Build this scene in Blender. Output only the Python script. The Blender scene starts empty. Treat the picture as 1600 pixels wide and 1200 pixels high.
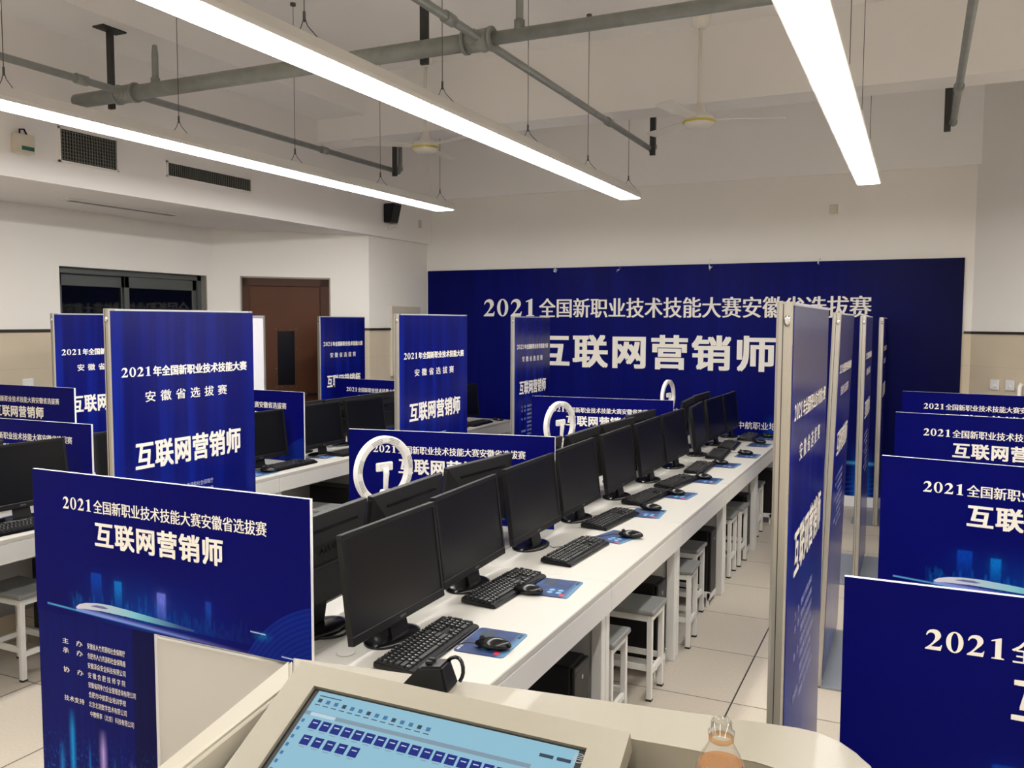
import bpy, bmesh, math, random
from mathutils import Vector, Matrix
from mathutils.geometry import tessellate_polygon

random.seed(7)
SC = bpy.context.scene
COL = SC.collection
PI = math.pi
R = math.radians

# ------------------------------------------------------------------ camera, world, exposure
cam_d = bpy.data.cameras.new('camera')
cam = bpy.data.objects.new('camera', cam_d)
COL.objects.link(cam)
cam_d.sensor_width = 36.0
cam_d.sensor_fit = 'HORIZONTAL'
cam_d.lens = 1354.8 / 1600 * 36.0
cam_d.clip_start = 0.02
cam_d.clip_end = 60
_y, _p, _r = R(25.137), R(4.0876), R(0.1965)
_F = Vector((-math.sin(_y) * math.cos(_p), math.cos(_y) * math.cos(_p), -math.sin(_p)))
_A = Vector((math.cos(_y), math.sin(_y), 0))
_U = _A.cross(_F)
_A2 = _A * math.cos(_r) + _U * math.sin(_r)
_U2 = -_A * math.sin(_r) + _U * math.cos(_r)
cam.matrix_world = Matrix(((_A2.x, _U2.x, -_F.x, 0), (_A2.y, _U2.y, -_F.y, 0),
                           (_A2.z, _U2.z, -_F.z, 1.75), (0, 0, 0, 1)))
SC.camera = cam

world = bpy.data.worlds.new('night')
SC.world = world
world.use_nodes = True
world.node_tree.nodes['Background'].inputs[0].default_value = (0.004, 0.005, 0.008, 1)
world.node_tree.nodes['Background'].inputs[1].default_value = 1.0

SC.view_settings.view_transform = 'Standard'
SC.view_settings.look = 'None'
SC.view_settings.exposure = 0.0
SC.view_settings.gamma = 1.0
SC.view_settings.use_curve_mapping = False
SC.cycles.use_denoising = True
SC.cycles.max_bounces = 8
SC.cycles.diffuse_bounces = 5
SC.cycles.transparent_max_bounces = 12
SC.cycles.sample_clamp_indirect = 6.0
LAMP_POWER = 27.0

# ------------------------------------------------------------------ node expressions
class N:
    """Wraps a node socket so that materials can be written as expressions."""
    def __init__(s, t, k): s.t, s.k = t, k
    def _m(s, op, *a, clamp=False):
        n = s.t.nodes.new('ShaderNodeMath'); n.operation = op; n.use_clamp = clamp
        for i, v in enumerate((s,) + a):
            if isinstance(v, N): s.t.links.new(v.k, n.inputs[i])
            else: n.inputs[i].default_value = v
        return N(s.t, n.outputs[0])
    def __add__(s, o): return s._m('ADD', o)
    __radd__ = __add__
    def __sub__(s, o): return s._m('SUBTRACT', o)
    def __rsub__(s, o): return (s * -1) + o
    def __mul__(s, o): return s._m('MULTIPLY', o)
    __rmul__ = __mul__
    def __truediv__(s, o): return s._m('DIVIDE', o)
    def abs(s): return s._m('ABSOLUTE')
    def pow(s, e): return s._m('POWER', e)
    def lt(s, o): return s._m('LESS_THAN', o)
    def gt(s, o): return s._m('GREATER_THAN', o)
    def mod(s, o): return s._m('FLOORED_MODULO', o)
    def floor(s): return s._m('FLOOR')
    def min(s, o): return s._m('MINIMUM', o)
    def max(s, o): return s._m('MAXIMUM', o)
    def sin(s): return s._m('SINE')
    def sat(s): return s._m('ADD', 0.0, clamp=True)
    def bump(s, c, w):                      # soft 0..1 hump of half width w about c
        return (1 - ((s - c).abs() / w)).sat().pow(1.6)
    def box(s, a, b): return s.gt(a) * s.lt(b)

def new_mat(name):
    m = bpy.data.materials.new(name); m.use_nodes = True
    t = m.node_tree; b = t.nodes['Principled BSDF']
    return m, t, b

def coords(t, kind='Object'):
    tc = t.nodes.new('ShaderNodeTexCoord'); s = t.nodes.new('ShaderNodeSeparateXYZ')
    t.links.new(tc.outputs[kind], s.inputs[0])
    return [N(t, o) for o in s.outputs], tc

def vec(t, x, y, z):
    c = t.nodes.new('ShaderNodeCombineXYZ')
    for i, v in enumerate((x, y, z)):
        if isinstance(v, N): t.links.new(v.k, c.inputs[i])
        else: c.inputs[i].default_value = v
    return c.outputs[0]

def noise(t, v, scale, detail=3):
    n = t.nodes.new('ShaderNodeTexNoise'); n.inputs['Scale'].default_value = scale
    n.inputs['Detail'].default_value = detail
    t.links.new(v, n.inputs['Vector'])
    return N(t, n.outputs[0])

def mix(t, f, a, b):
    n = t.nodes.new('ShaderNodeMix'); n.data_type = 'RGBA'
    if isinstance(f, N): t.links.new(f.k, n.inputs[0])
    else: n.inputs[0].default_value = f
    for i, v in ((6, a), (7, b)):
        if isinstance(v, tuple): n.inputs[i].default_value = (*v[:3], 1)
        else: t.links.new(v, n.inputs[i])
    return n.outputs[2]

def add_col(t, base, f, col):
    """base + f * col"""
    n = t.nodes.new('ShaderNodeMix'); n.data_type = 'RGBA'; n.blend_type = 'ADD'
    t.links.new(f.k, n.inputs[0])
    if isinstance(base, tuple): n.inputs[6].default_value = (*base, 1)
    else: t.links.new(base, n.inputs[6])
    n.inputs[7].default_value = (*col, 1)
    return n.outputs[2]

def srgb(*c):
    return tuple(((v / 255) / 12.92 if v / 255 <= .04045 else ((v / 255 + .055) / 1.055) ** 2.4) for v in c)

def plain(name, col, rough=.5, metal=0, var=.06, scale=9, spec=.5, bump=0, coat=0):
    m, t, b = new_mat(name)
    (x, y, z), tc = coords(t)
    n = noise(t, tc.outputs['Object'], scale)
    c = mix(t, n, tuple(v * (1 - var) for v in col), tuple(min(1, v * (1 + var)) for v in col))
    t.links.new(c, b.inputs['Base Color'])
    b.inputs['Roughness'].default_value = rough; b.inputs['Metallic'].default_value = metal
    b.inputs['Specular IOR Level'].default_value = spec
    b.inputs['Coat Weight'].default_value = coat
    if bump:
        bn = t.nodes.new('ShaderNodeBump'); bn.inputs['Strength'].default_value = bump
        bn.inputs['Distance'].default_value = .002
        n2 = noise(t, tc.outputs['Object'], scale * 30, 2)
        t.links.new(n2.k, bn.inputs['Height']); t.links.new(bn.outputs[0], b.inputs['Normal'])
    return m

def glow(name, col, strength):
    m, t, b = new_mat(name)
    b.inputs['Base Color'].default_value = (.003, .003, .003, 1); b.inputs['Specular IOR Level'].default_value = .04
    b.inputs['Emission Color'].default_value = (*col, 1)
    b.inputs['Emission Strength'].default_value = strength
    return m

M = {}
M['white_paint'] = plain('white_paint', srgb(240, 238, 237), .8, var=.02, scale=2, spec=.2)
M['soffit'] = plain('soffit_paint', srgb(236, 233, 231), .85, var=.02, scale=2, spec=.2)
M['desk_white'] = plain('desk_laminate', srgb(192, 189, 182), .35, var=.015, spec=.4)
M['desk_panel'] = plain('desk_grey_panel', srgb(196, 196, 192), .5, var=.03)
M['steel_white'] = plain('white_powder_coat', srgb(214, 213, 208), .4, var=.02)
M['stool_grey'] = plain('stool_grey_laminate', srgb(120, 121, 119), .4, var=.04)
M['stool_edge'] = plain('stool_edge', srgb(112, 118, 120), .35, var=.03)
M['rubber'] = plain('black_rubber', (.012, .012, .012), .7)
M['black_plastic'] = plain('black_plastic', (.0065, .0065, .0072), .42, var=.15, spec=.32)
M['black_gloss'] = plain('black_gloss_plastic', (.005, .005, .006), .2, var=.1, spec=.4)
M['back_shell'] = plain('monitor_back_plastic', (.010, .010, .0105), .5, var=.1, bump=.15, spec=.3)
M['screen'] = plain('dark_screen', (.0045, .0048, .0058), .3, var=.02, spec=.3)
M['keycap'] = plain('keycap_black', (.010, .010, .011), .38, var=.2, spec=.35)
M['key_print'] = plain('keycap_print', srgb(190, 190, 190), .5)
M['logo_grey'] = plain('logo_grey', srgb(140, 142, 145), .4)
M['logo_dark'] = plain('logo_embossed', (.006, .006, .006), .25)
M['aluminium'] = plain('satin_aluminium', srgb(186, 183, 176), .36, metal=.8, var=.05, scale=4)
M['alu_light'] = plain('aluminium_trim', srgb(205, 208, 214), .35, metal=.6, var=.03)
M['chrome'] = plain('chrome', srgb(225, 225, 225), .12, metal=1, var=.02)
M['base_grey'] = plain('grey_base_plate', srgb(128, 134, 142), .38, var=.04)
M['foam_edge'] = plain('white_foam_edge', srgb(238, 238, 240), .6, var=.01)
M['ink_white'] = plain('white_ink', srgb(238, 234, 226), .55, var=.01)
M['ink_soft'] = plain('pale_ink', srgb(170, 178, 215), .55, var=.02)
M['pipe'] = plain('galvanised_pipe', srgb(142, 146, 143), .5, metal=.25, var=.25, scale=14)
M['bracket'] = plain('dark_bracket', srgb(48, 48, 48), .6, var=.1)
M['lamp_body'] = plain('lamp_housing', srgb(214, 212, 208), .5, var=.01)
M['lamp_glow'] = glow('lamp_diffuser', (1.0, .968, .915), LAMP_POWER)
M['wire'] = plain('steel_wire', srgb(95, 95, 95), .45, metal=.6)
M['fan_white'] = plain('fan_enamel', srgb(228, 225, 218), .4, var=.01)
M['fan_gold'] = plain('fan_gold_band', srgb(205, 190, 90), .35, metal=.2)
M['grille'] = plain('vent_grille', srgb(122, 122, 116), .5, metal=.3)
M['duct_dark'] = plain('duct_dark', (.006, .006, .006), .9)
M['door_brown'] = plain('door_brown', srgb(80, 45, 25), .5, var=.1, scale=5, spec=.25)
M['door_frame'] = plain('door_frame_brown', srgb(66, 38, 24), .5, var=.25, scale=12, spec=.25)
M['frame_grey'] = plain('window_frame_grey', srgb(84, 88, 88), .45, metal=.2)
M['reveal'] = plain('reveal_plaster', srgb(150, 146, 138), .8)
M['panel_box'] = plain('electrical_box', srgb(206, 198, 182), .5, var=.02)
M['socket'] = plain('socket_white', srgb(232, 232, 232), .3, var=.01)
M['podium'] = plain('podium_beige_steel', srgb(138, 132, 118), .42, var=.03, scale=60, bump=.12, coat=.05)
M['podium_lit'] = plain('podium_beige_lit', srgb(166, 160, 145), .3, var=.02, scale=40)  # podium beige again, lightened: lit look of rim and shelf put into the colour
M['ring_white'] = plain('ring_light_white', srgb(232, 229, 225), .4, var=.01)
M['ring_groove'] = plain('ring_light_groove', srgb(120, 118, 116), .6)
M['trim_dark'] = plain('dark_trim', srgb(38, 32, 28), .5)
M['blank_panel'] = plain('blank_white_panel', srgb(232, 230, 238), .5, var=.01)
M['tape'] = plain('clear_tape', srgb(205, 205, 215), .15)
M['vest_green'] = plain('green_label', srgb(30, 90, 75), .5)

def thin_glass(name, tint, refl=.08):
    m, t, b = new_mat(name)
    tr = t.nodes.new('ShaderNodeBsdfTransparent'); tr.inputs[0].default_value = (*tint, 1)
    gl = t.nodes.new('ShaderNodeBsdfGlossy'); gl.inputs['Roughness'].default_value = .03
    lw = t.nodes.new('ShaderNodeLayerWeight'); lw.inputs[0].default_value = .5
    fc = N(t, lw.outputs['Facing']).pow(3.5) * .55 + refl * .5
    mx = t.nodes.new('ShaderNodeMixShader')
    t.links.new(fc.k, mx.inputs[0]); t.links.new(tr.outputs[0], mx.inputs[1]); t.links.new(gl.outputs[0], mx.inputs[2])
    t.links.new(mx.outputs[0], t.nodes['Material Output'].inputs[0])
    return m
M['glass'] = thin_glass('window_glass', (.55, .58, .58))
M['pet'] = thin_glass('clear_bottle_plastic', (.93, .93, .92))
m, t, b = new_mat('amber_tea')
b.inputs['Base Color'].default_value = (*srgb(186, 138, 94), 1); b.inputs['Roughness'].default_value = .25
_tr = t.nodes.new('ShaderNodeBsdfTransparent'); _tr.inputs[0].default_value = (*srgb(236, 208, 172), 1)
_mx = t.nodes.new('ShaderNodeMixShader'); _mx.inputs[0].default_value = .45
t.links.new(_tr.outputs[0], _mx.inputs[1]); t.links.new(b.outputs[0], _mx.inputs[2]); t.links.new(_mx.outputs[0], t.nodes['Material Output'].inputs[0])
M['tea'] = m

# floor: speckled access tiles with dark seams
m, t, b = new_mat('floor_tiles')
(x, y, z), tc = coords(t)
sx = ((x + .729 + .309).mod(.618) - .309).abs(); sy = ((y - 3.951 + .309).mod(.618) - .309).abs()
seam = (sx.lt(.0035) + sy.lt(.003)).sat()
wob = noise(t, tc.outputs['Object'], 70, 3); big = noise(t, tc.outputs['Object'], 1.6, 2)
tid = ((x + .729) / .618).floor() * 13.7 + ((y - 3.951) / .618).floor() * 7.3
tone = (tid.sin() * .5 + .5) * .35 + wob * .65
c = mix(t, tone, srgb(168, 159, 146), srgb(196, 187, 173))
c = mix(t, (big - .45).sat() * .6, c, srgb(172, 163, 149))
c = mix(t, seam, c, srgb(34, 30, 28))
t.links.new(c, b.inputs['Base Color']); b.inputs['Roughness'].default_value = .36
M['floor'] = m

# walls: white paint above, cream tile wainscot below z = 1.67
def wall_mat(name, along):
    m, t, b = new_mat(name)
    (x, y, z), tc = coords(t)
    u = x * along[0] + y * along[1]
    n = noise(t, tc.outputs['Object'], 3.0, 4)
    tile = mix(t, n, srgb(216, 203, 181), srgb(198, 185, 163))
    j = (((u).mod(.6) - .002).abs().lt(.0022) + ((z - 1.67).mod(.3) - .002).abs().lt(.0022)).sat() * .25
    tile = mix(t, j, tile, srgb(150, 138, 116))
    n2 = noise(t, tc.outputs['Object'], 1.2, 2)
    pw = mix(t, n2, srgb(232, 229, 224), srgb(238, 235, 230))
    up = z.gt(1.67)
    t.links.new(mix(t, up, tile, pw), b.inputs['Base Color'])
    t.links.new((up * .45 + .38).k, b.inputs['Roughness'])
    b.inputs['Specular IOR Level'].default_value = .3
    return m
M['wall_y'] = wall_mat('wall_paint_and_tile', (0, 1))
M['wall_x'] = wall_mat('wall_paint_and_tile_back', (1, 0))
M['wall_d'] = wall_mat('wall_paint_and_tile_slant', (.67, .745))

NAVY = (.0014, .0014, .082)
# printed artwork of the horizontal booth boards (local x 0..1.2, z 0..0.5)
m, t, b = new_mat('board_print')
(x, y, z), tc = coords(t)
str1 = noise(t, vec(t, x * 60, 0.0, z * 3), 1.0, 2)
str2 = noise(t, vec(t, x * 150, 3.0, z * 50), 1.0, 2)
c = mix(t, noise(t, vec(t, x * 2, 0.0, z * 3), 1, 1), NAVY, (.0014, .003, .13))
hazeb = x.bump(.52, .42) * z.bump(.06, .17)
c = add_col(t, c, hazeb * .55, (.0, .045, .22))
sky = noise(t, vec(t, (x * 95).floor(), 7.0, 0.0), 1.73, 0)
hgt = .045 + (sky - .3).sat() * .17
win = x.box(.17, 1.0) * z.box(.03, .2) * ((hgt - z) * 60).sat()
c = add_col(t, c, win * (str1 * 1.6 - .35).sat() * (str2 * 2 - .55).sat() * ((1.05 - x) * 1.6).sat(), (.0, .13, .38))
for cx, w, top, col, k in ((.302, .028, .17, (.0, .045, .30), .8), (.405, .020, .155, (.0, .17, .50), .8),
                           (.60, .022, .142, (.14, .17, .60), .85), (.80, .014, .142, (.01, .07, .34), .5)):
    edge = ((w - (x - cx).abs()) * 180).sat()
    c = add_col(t, c, edge * z.gt(.035) * ((top - z) * 160).sat() * (.1 + (z / top).pow(2.0) * .9) * (str2 * 1.1 + .35) * k, col)
    c = add_col(t, c, x.bump(cx, w * 2.4) * z.bump(top - .03, .06) * .25, col)
# rail of light sloping to the lower right
ln = z - (.030 - (x - .06) * .035)
c = add_col(t, c, ln.bump(0, .006) * x.box(.055, .72) * (1 - x).sat(), (.1, .4, .7))
ln2 = z - (.036 - (x - .2) * .045)
c = add_col(t, c, ln2.bump(-.004, .012) * x.box(.2, .98) * (1.05 - x).sat(), (.30, .30, .70))
# mesh wave at the lower right
rr = ((x - 1.30) * (x - 1.30) + (z + .22) * (z + .22)).pow(.5)
wave = rr.lt(.41) * (((rr * 420).sin() * .5 + .5) * .5 + .5)
c = add_col(t, c, wave * .5, (.004, .03, .20))
for ax, az in ((.968, .072), (1.087, .013)):
    c = add_col(t, c, (z - (az - (x - ax) * .03)).bump(0, .0035) * x.box(ax, ax + .06), (.5, .6, .8))
c = add_col(t, c, x.bump(1.015, .05) * z.bump(.062, .022) * (str2 - .2).sat(), (.0, .3, .45))
t.links.new(c, b.inputs['Base Color']); b.inputs['Roughness'].default_value = .42
b.inputs['Specular IOR Level'].default_value = .06
M['board_print'] = m

# artwork of the lower boards (local x 0..0.56, z measured down from 0)
m, t, b = new_mat('lower_board_print')
(x, y, z), tc = coords(t)
st = noise(t, vec(t, x * 40, 1.0, z * .6), 1.0, 2)
c = mix(t, st, (.003, .0035, .06), (.0035, .008, .17))
c = mix(t, x.gt(.46) * .7, c, (.004, .004, .03))
for cx, w, top, col in ((.155, .012, -.33, (.0, .26, .55)), (.306, .014, -.375, (.42, .30, .62)), (.10, .012, -.45, (.0, .16, .4)),
                        (.44, .008, -.45, (.12, .10, .4)), (.24, .006, -.43, (.0, .12, .35)), (.36, .006, -.46, (.02, .12, .35))):
    c = add_col(t, c, x.bump(cx, w * 1.8) * ((top - z) / .08).sat(), col)
c = add_col(t, c, (noise(t, vec(t, x * 150, 0.0, z * 60), 1, 1) - .55).sat() * ((-.40 - z) / .2).sat() * 5, (.0, .12, .4))
t.links.new(c, b.inputs['Base Color']); b.inputs['Roughness'].default_value = .42
b.inputs['Specular IOR Level'].default_value = .06
M['lower_print'] = m

# artwork of the tall display panels (local y 0..0.85, z 0..1.8)
m, t, b = new_mat('panel_print')
(x, y, z), tc = coords(t)
st = noise(t, vec(t, 2.0, y * 11, z * .45), 1.0, 3); st2 = noise(t, vec(t, 5.0, y * 5.5, z * .5), 1.0, 2)
c = mix(t, ((st - .47) * 4).sat(), (.0025, .0045, .115), (.003, .014, .25))
c = mix(t, ((st2 - .5) * 6).sat() * .75, c, (.002, .004, .075))
c = mix(t, ((z - 1.45) * 2).sat() * .6, c, (.002, .004, .095))
for cx, w, top, col in ((.43, .012, .66, (.18, .15, .5)), (.25, .014, .55, (.0, .2, .5)), (.60, .01, .5, (.02, .12, .45))):
    c = add_col(t, c, y.bump(cx, w * 1.8) * ((top - z) / .15).sat(), col)
t.links.new(c, b.inputs['Base Color']); b.inputs['Roughness'].default_value = .22
b.inputs['Specular IOR Level'].default_value = .5
M['panel_print'] = m

# artwork of the big backdrop (local x 0..5.6, z 0..2.24)
m, t, b = new_mat('backdrop_print')
(x, y, z), tc = coords(t)
st = noise(t, vec(t, x * 9, 1.0, z * .3), 1.0, 2)
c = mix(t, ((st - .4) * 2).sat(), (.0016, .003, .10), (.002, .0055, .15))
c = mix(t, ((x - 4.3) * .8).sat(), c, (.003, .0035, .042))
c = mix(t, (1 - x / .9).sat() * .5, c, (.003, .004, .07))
for cx, w, top in ((3.92, .05, .85), (4.05, .035, .75), (4.72, .04, .65), (4.82, .03, .6), (3.3, .05, .8), (1.6, .05, .8)):
    c = add_col(t, c, x.bump(cx, w * 2) * ((top - z) / .5).sat(), (.0, .10, .42))
c = add_col(t, c, x.bump(4.75, .28) * z.bump(.42, .03), (.1, .5, .8))
wv = ((z * 34 + (x * 3.2).sin() * 2.5) * 4).sin()
c = add_col(t, c, wv.gt(.35) * ((.36 - z) * 4).sat() * x.gt(3.4), (.004, .03, .16))
c = add_col(t, c, ((x.mod(1.13) - .002).abs()).lt(.0025) * .5, (.01, .01, .03))
t.links.new(c, b.inputs['Base Color']); b.inputs['Roughness'].default_value = .38
b.inputs['Specular IOR Level'].default_value = .07
M['backdrop_print'] = m

# printed train: white nose fading to turquoise and blue
m, t, b = new_mat('train_print')
(x, y, z), tc = coords(t)
c = mix(t, ((x - .25) / .25).sat(), (.55, .56, .66), (.16, .50, .62))
c = mix(t, ((x - .48) / .2).sat(), c, (.01, .05, .22))
t.links.new(c, b.inputs['Base Color']); b.inputs['Roughness'].default_value = .45
M['train_print'] = m
M['train_detail'] = plain('train_underside_print', (.12, .12, .30), .45)  # darker ink of the printed train window

# mouse pad artwork (local x depth 0..0.18, y 0..0.23)
m, t, b = new_mat('mouse_pad_print')
(x, y, z), tc = coords(t)
n = noise(t, vec(t, x * 12, y * 12, 0.0), 1, 2)
c = mix(t, ((n - .45) * 3).sat(), (.006, .022, .10), (.016, .07, .22))
c = mix(t, ((x - .055) * 30).sat() * .8, c, (.13, .32, .50))
for px_, py_ in ((.0, -.06), (.035, -.06), (.0, -.03), (.035, -.03)):
    d = ((x - px_) * (x - px_) + (y - py_) * (y - py_)).pow(.5)
    c = mix(t, d.lt(.011), c, (.15, .38, .6))
c = mix(t, x.box(.045, .062) * y.box(-.095, -.07), c, (.6, .02, .04))
c = mix(t, x.box(-.06, -.02) * y.box(.03, .09), c, (.02, .03, .05))
t.links.new(c, b.inputs['Base Color']); b.inputs['Roughness'].default_value = .6
M['mouse_pad'] = m

# ------------------------------------------------------------------ mesh helpers
def box(bm, a, b, bevel=0.0, seg=2):
    x0, y0, z0 = (min(a[i], b[i]) for i in range(3)); x1, y1, z1 = (max(a[i], b[i]) for i in range(3))
    vs = [bm.verts.new(p) for p in ((x0, y0, z0), (x1, y0, z0), (x1, y1, z0), (x0, y1, z0),
                                    (x0, y0, z1), (x1, y0, z1), (x1, y1, z1), (x0, y1, z1))]
    fs = [bm.faces.new([vs[i] for i in f]) for f in ((3, 2, 1, 0), (4, 5, 6, 7), (0, 1, 5, 4), (1, 2, 6, 5), (2, 3, 7, 6), (3, 0, 4, 7))]
    if bevel:
        es = set(e for f in fs for e in f.edges)
        bmesh.ops.bevel(bm, geom=list(es), offset=bevel, segments=seg, affect='EDGES', profile=.5)
    return fs

def prism(bm, pts, z0, z1, bevel=0.0):
    """pts: ccw outline in xy"""
    n = len(pts)
    lo = [bm.verts.new((p[0], p[1], z0)) for p in pts]; hi = [bm.verts.new((p[0], p[1], z1)) for p in pts]
    fs = [bm.faces.new(list(reversed(lo))), bm.faces.new(hi)]
    for i in range(n):
        fs.append(bm.faces.new([lo[i], lo[(i + 1) % n], hi[(i + 1) % n], hi[i]]))
    if bevel:
        bmesh.ops.bevel(bm, geom=list(set(e for f in fs[:2] for e in f.edges)), offset=bevel, segments=2, affect='EDGES', profile=.5)
    return fs

def hexa(bm, c8):
    vs = [bm.verts.new(p) for p in c8]
    for f in ((3, 2, 1, 0), (4, 5, 6, 7), (0, 1, 5, 4), (1, 2, 6, 5), (2, 3, 7, 6), (3, 0, 4, 7)):
        bm.faces.new([vs[i] for i in f])

def tube(bm, pts, r, n=10, caps=True):
    pts = [Vector(p) for p in pts]; rings = []
    rr = r if isinstance(r, (list, tuple)) else [r] * len(pts)
    prev = None
    for i, p in enumerate(pts):
        d = (pts[min(i + 1, len(pts) - 1)] - pts[max(i - 1, 0)]).normalized()
        if prev is None:
            a = d.orthogonal().normalized()
        else:
            a = (prev - d * prev.dot(d)).normalized()
        prev = a; bb = d.cross(a)
        rings.append([bm.verts.new(p + (a * math.cos(k * 2 * PI / n) + bb * math.sin(k * 2 * PI / n)) * rr[i]) for k in range(n)])
    for a, b_ in zip(rings, rings[1:]):
        for k in range(n):
            f = bm.faces.new([a[k], a[(k + 1) % n], b_[(k + 1) % n], b_[k]]); f.smooth = True
    if caps:
        bm.faces.new(list(reversed(rings[0]))); bm.faces.new(rings[-1])

def lathe(bm, prof, n=24, at=(0, 0, 0), caps=True):
    rings = []
    for r_, z_ in prof:
        rings.append([bm.verts.new((at[0] + r_ * math.cos(k * 2 * PI / n), at[1] + r_ * math.sin(k * 2 * PI / n), at[2] + z_)) for k in range(n)])
    for a, b_ in zip(rings, rings[1:]):
        for k in range(n):
            f = bm.faces.new([a[k], a[(k + 1) % n], b_[(k + 1) % n], b_[k]]); f.smooth = True
    if caps:
        bm.faces.new(list(reversed(rings[0]))); bm.faces.new(rings[-1])

def obj(name, bm, mat, parent=None, loc=None, rot=None, kind=None):
    me = bpy.data.meshes.new(name)
    bm.normal_update(); bm.to_mesh(me); bm.free()
    for mm in (mat if isinstance(mat, (list, tuple)) else [mat]):
        me.materials.append(M[mm] if isinstance(mm, str) else mm)
    o = bpy.data.objects.new(name, me); COL.objects.link(o)
    if parent: o.parent = parent
    if loc: o.location = loc
    if rot: o.rotation_euler = rot
    if kind: o['kind'] = kind
    return o

def B(): return bmesh.new()

def thing(name, label, cat, loc=(0, 0, 0), rz=0, group=None):
    o = bpy.data.objects.new(name, None); COL.objects.link(o)
    o.empty_display_size = .1
    o.location = loc; o.rotation_euler = (0, 0, rz)
    return tag(o, label, cat, group)

def tag(o, label, cat, group=None):
    o['label'] = label; o['category'] = cat
    if group: o['group'] = group
    return o

def struct(name, bm, mat, parent=None):
    o = obj(name, bm, mat, parent)
    if not parent: o['kind'] = 'structure'
    return o

def dup(root, loc, rz, label, group=None):
    r = root.copy(); COL.objects.link(r); r.location = loc; r.rotation_euler = (0, 0, rz)
    r['label'] = label
    if group: r['group'] = group
    for ch in list(root.children):
        c = ch.copy(); COL.objects.link(c); c.parent = r
        for g in list(ch.children):
            d = g.copy(); COL.objects.link(d); d.parent = c
    return r

# ------------------------------------------------------------------ lettering
_tc = bpy.data.curves.new('lettering_source', 'FONT')
_tc.fill_mode = 'FRONT'
_to = bpy.data.objects.new('lettering_source', _tc); COL.objects.link(_to)

DIG = {
 '1': [[(.2, 0), (.85, 0), (.85, .05), (.69, .08), (.69, 1), (.62, 1), (.17, .86), (.17, .81), (.38, .84), (.38, .08), (.2, .05)]],
 '2': [[(.04, 0), (.88, 0), (.95, .28), (.90, .28), (.84, .2), (.74, .17), (.36, .17), (.60, .38), (.77, .52), (.87, .66), (.87, .77),
        (.80, .90), (.66, .98), (.48, 1), (.28, .96), (.14, .86), (.07, .70), (.12, .68), (.20, .78), (.32, .83), (.45, .82), (.54, .75),
        (.57, .64), (.54, .52), (.44, .37), (.25, .19), (.04, .05)]],
 '0': [[(.5 + .46 * math.cos(a * PI / 12), .5 + .51 * math.sin(a * PI / 12)) for a in range(24)],
       [(.5 + .20 * math.cos(-a * PI / 12), .5 + .45 * math.sin(-a * PI / 12)) for a in range(24)]],
}

def _glyphs(body, spacing, offset, res):
    _tc.body = body; _tc.space_character = spacing; _tc.offset = offset; _tc.resolution_u = res
    dg = bpy.context.evaluated_depsgraph_get(); dg.update()
    me = _to.evaluated_get(dg).to_mesh()
    vs = [(v.co.x, v.co.y) for v in me.vertices]; fs = [tuple(p.vertices) for p in me.polygons]
    _to.evaluated_get(dg).to_mesh_clear()
    return vs, fs

_cache = {}
def letter_mesh(body, width, height, style='bold', spacing=1.0, res=2, serif_year=False):
    """flat lettering in the xy plane, left edge x = 0, lower edge y = 0"""
    key = (body, round(width or 0, 4), round(height, 4), style, spacing, serif_year)
    if key in _cache: return _cache[key]
    verts, faces, xo = [], [], 0.0
    if serif_year:
        for ch in '2021':
            pts = DIG[ch]; base = len(verts); flat = [p for poly in pts for p in poly]
            verts += [(xo + p[0] * .76, -.02 + p[1] * .86, 0) for p in flat]
            for tri in tessellate_polygon([[Vector((p[0], p[1], 0)) for p in poly] for poly in pts]):
                faces.append(tuple(base + i for i in tri))
            xo += .84
        xo += .08
    vs, fs = _glyphs(body, spacing, 0.0, res)
    # heavier weights are built from shifted copies of the regular glyphs, each a hair in front of the last
    shifts = {'bold': ((-.012, -.008), (.012, .008)), 'song': ((-.024, 0), (.024, 0)), 'regular': ((0, 0),),
              'black': ((-.032, -.022), (.032, .022), (-.032, .022), (.032, -.022), (0, 0))}[style]
    for q_, (dx, dy) in enumerate(shifts):
        base = len(verts)
        verts += [(xo + a + dx, b_ + dy, .0003 * q_) for a, b_ in vs]; faces += [tuple(base + i for i in f) for f in fs]
    x0 = min(v[0] for v in verts); x1 = max(v[0] for v in verts); y0 = min(v[1] for v in verts); y1 = max(v[1] for v in verts)
    sy = height / (y1 - y0); sx = width / (x1 - x0) if width else sy
    me = bpy.data.meshes.new('lettering')
    me.from_pydata([((v[0] - x0) * sx, (v[1] - y0) * sy, v[2]) for v in verts], [], faces)
    _cache[key] = me
    return me

def lettering(name, body, parent, loc, rot, width, height, mat='ink_white', **kw):
    me = letter_mesh(body, width, height, **kw)
    if not me.materials: me.materials.append(M[mat])
    elif me.materials[0] != M[mat]:
        me = me.copy(); me.materials.clear(); me.materials.append(M[mat])
    o = bpy.data.objects.new(name, me); COL.objects.link(o)
    o.parent = parent; o.location = loc; o.rotation_euler = rot
    return o
FACE_S = (PI / 2, 0, 0)           # faces -Y, reads along +X
FACE_E = (PI / 2, 0, PI / 2)      # faces +X, reads along +Y
FACE_W = (PI / 2, 0, -PI / 2)     # faces -X

TITLE = '全国新职业技术技能大赛安徽省选拔赛'
HEAD = '互联网营销师'
LIST = [('主    办', '安徽省人力资源和社会保障厅'), ('承    办', '合肥市人力资源和社会保障局'), ('', '安徽泽众安全科技有限公司'),
        ('协    办', '安 徽 合 肥 技 师 学 院'), ('', '安徽省同争力企业管理咨询有限公司'), ('', '合肥市中航职业培训学校'),
        ('技术支持', '北京北测数字技术有限公司'), ('', '中教畅享（北京）科技有限公司')]
LIST_W = [.265, .265, .265, .262, .33, .262, .265, .305]

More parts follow.
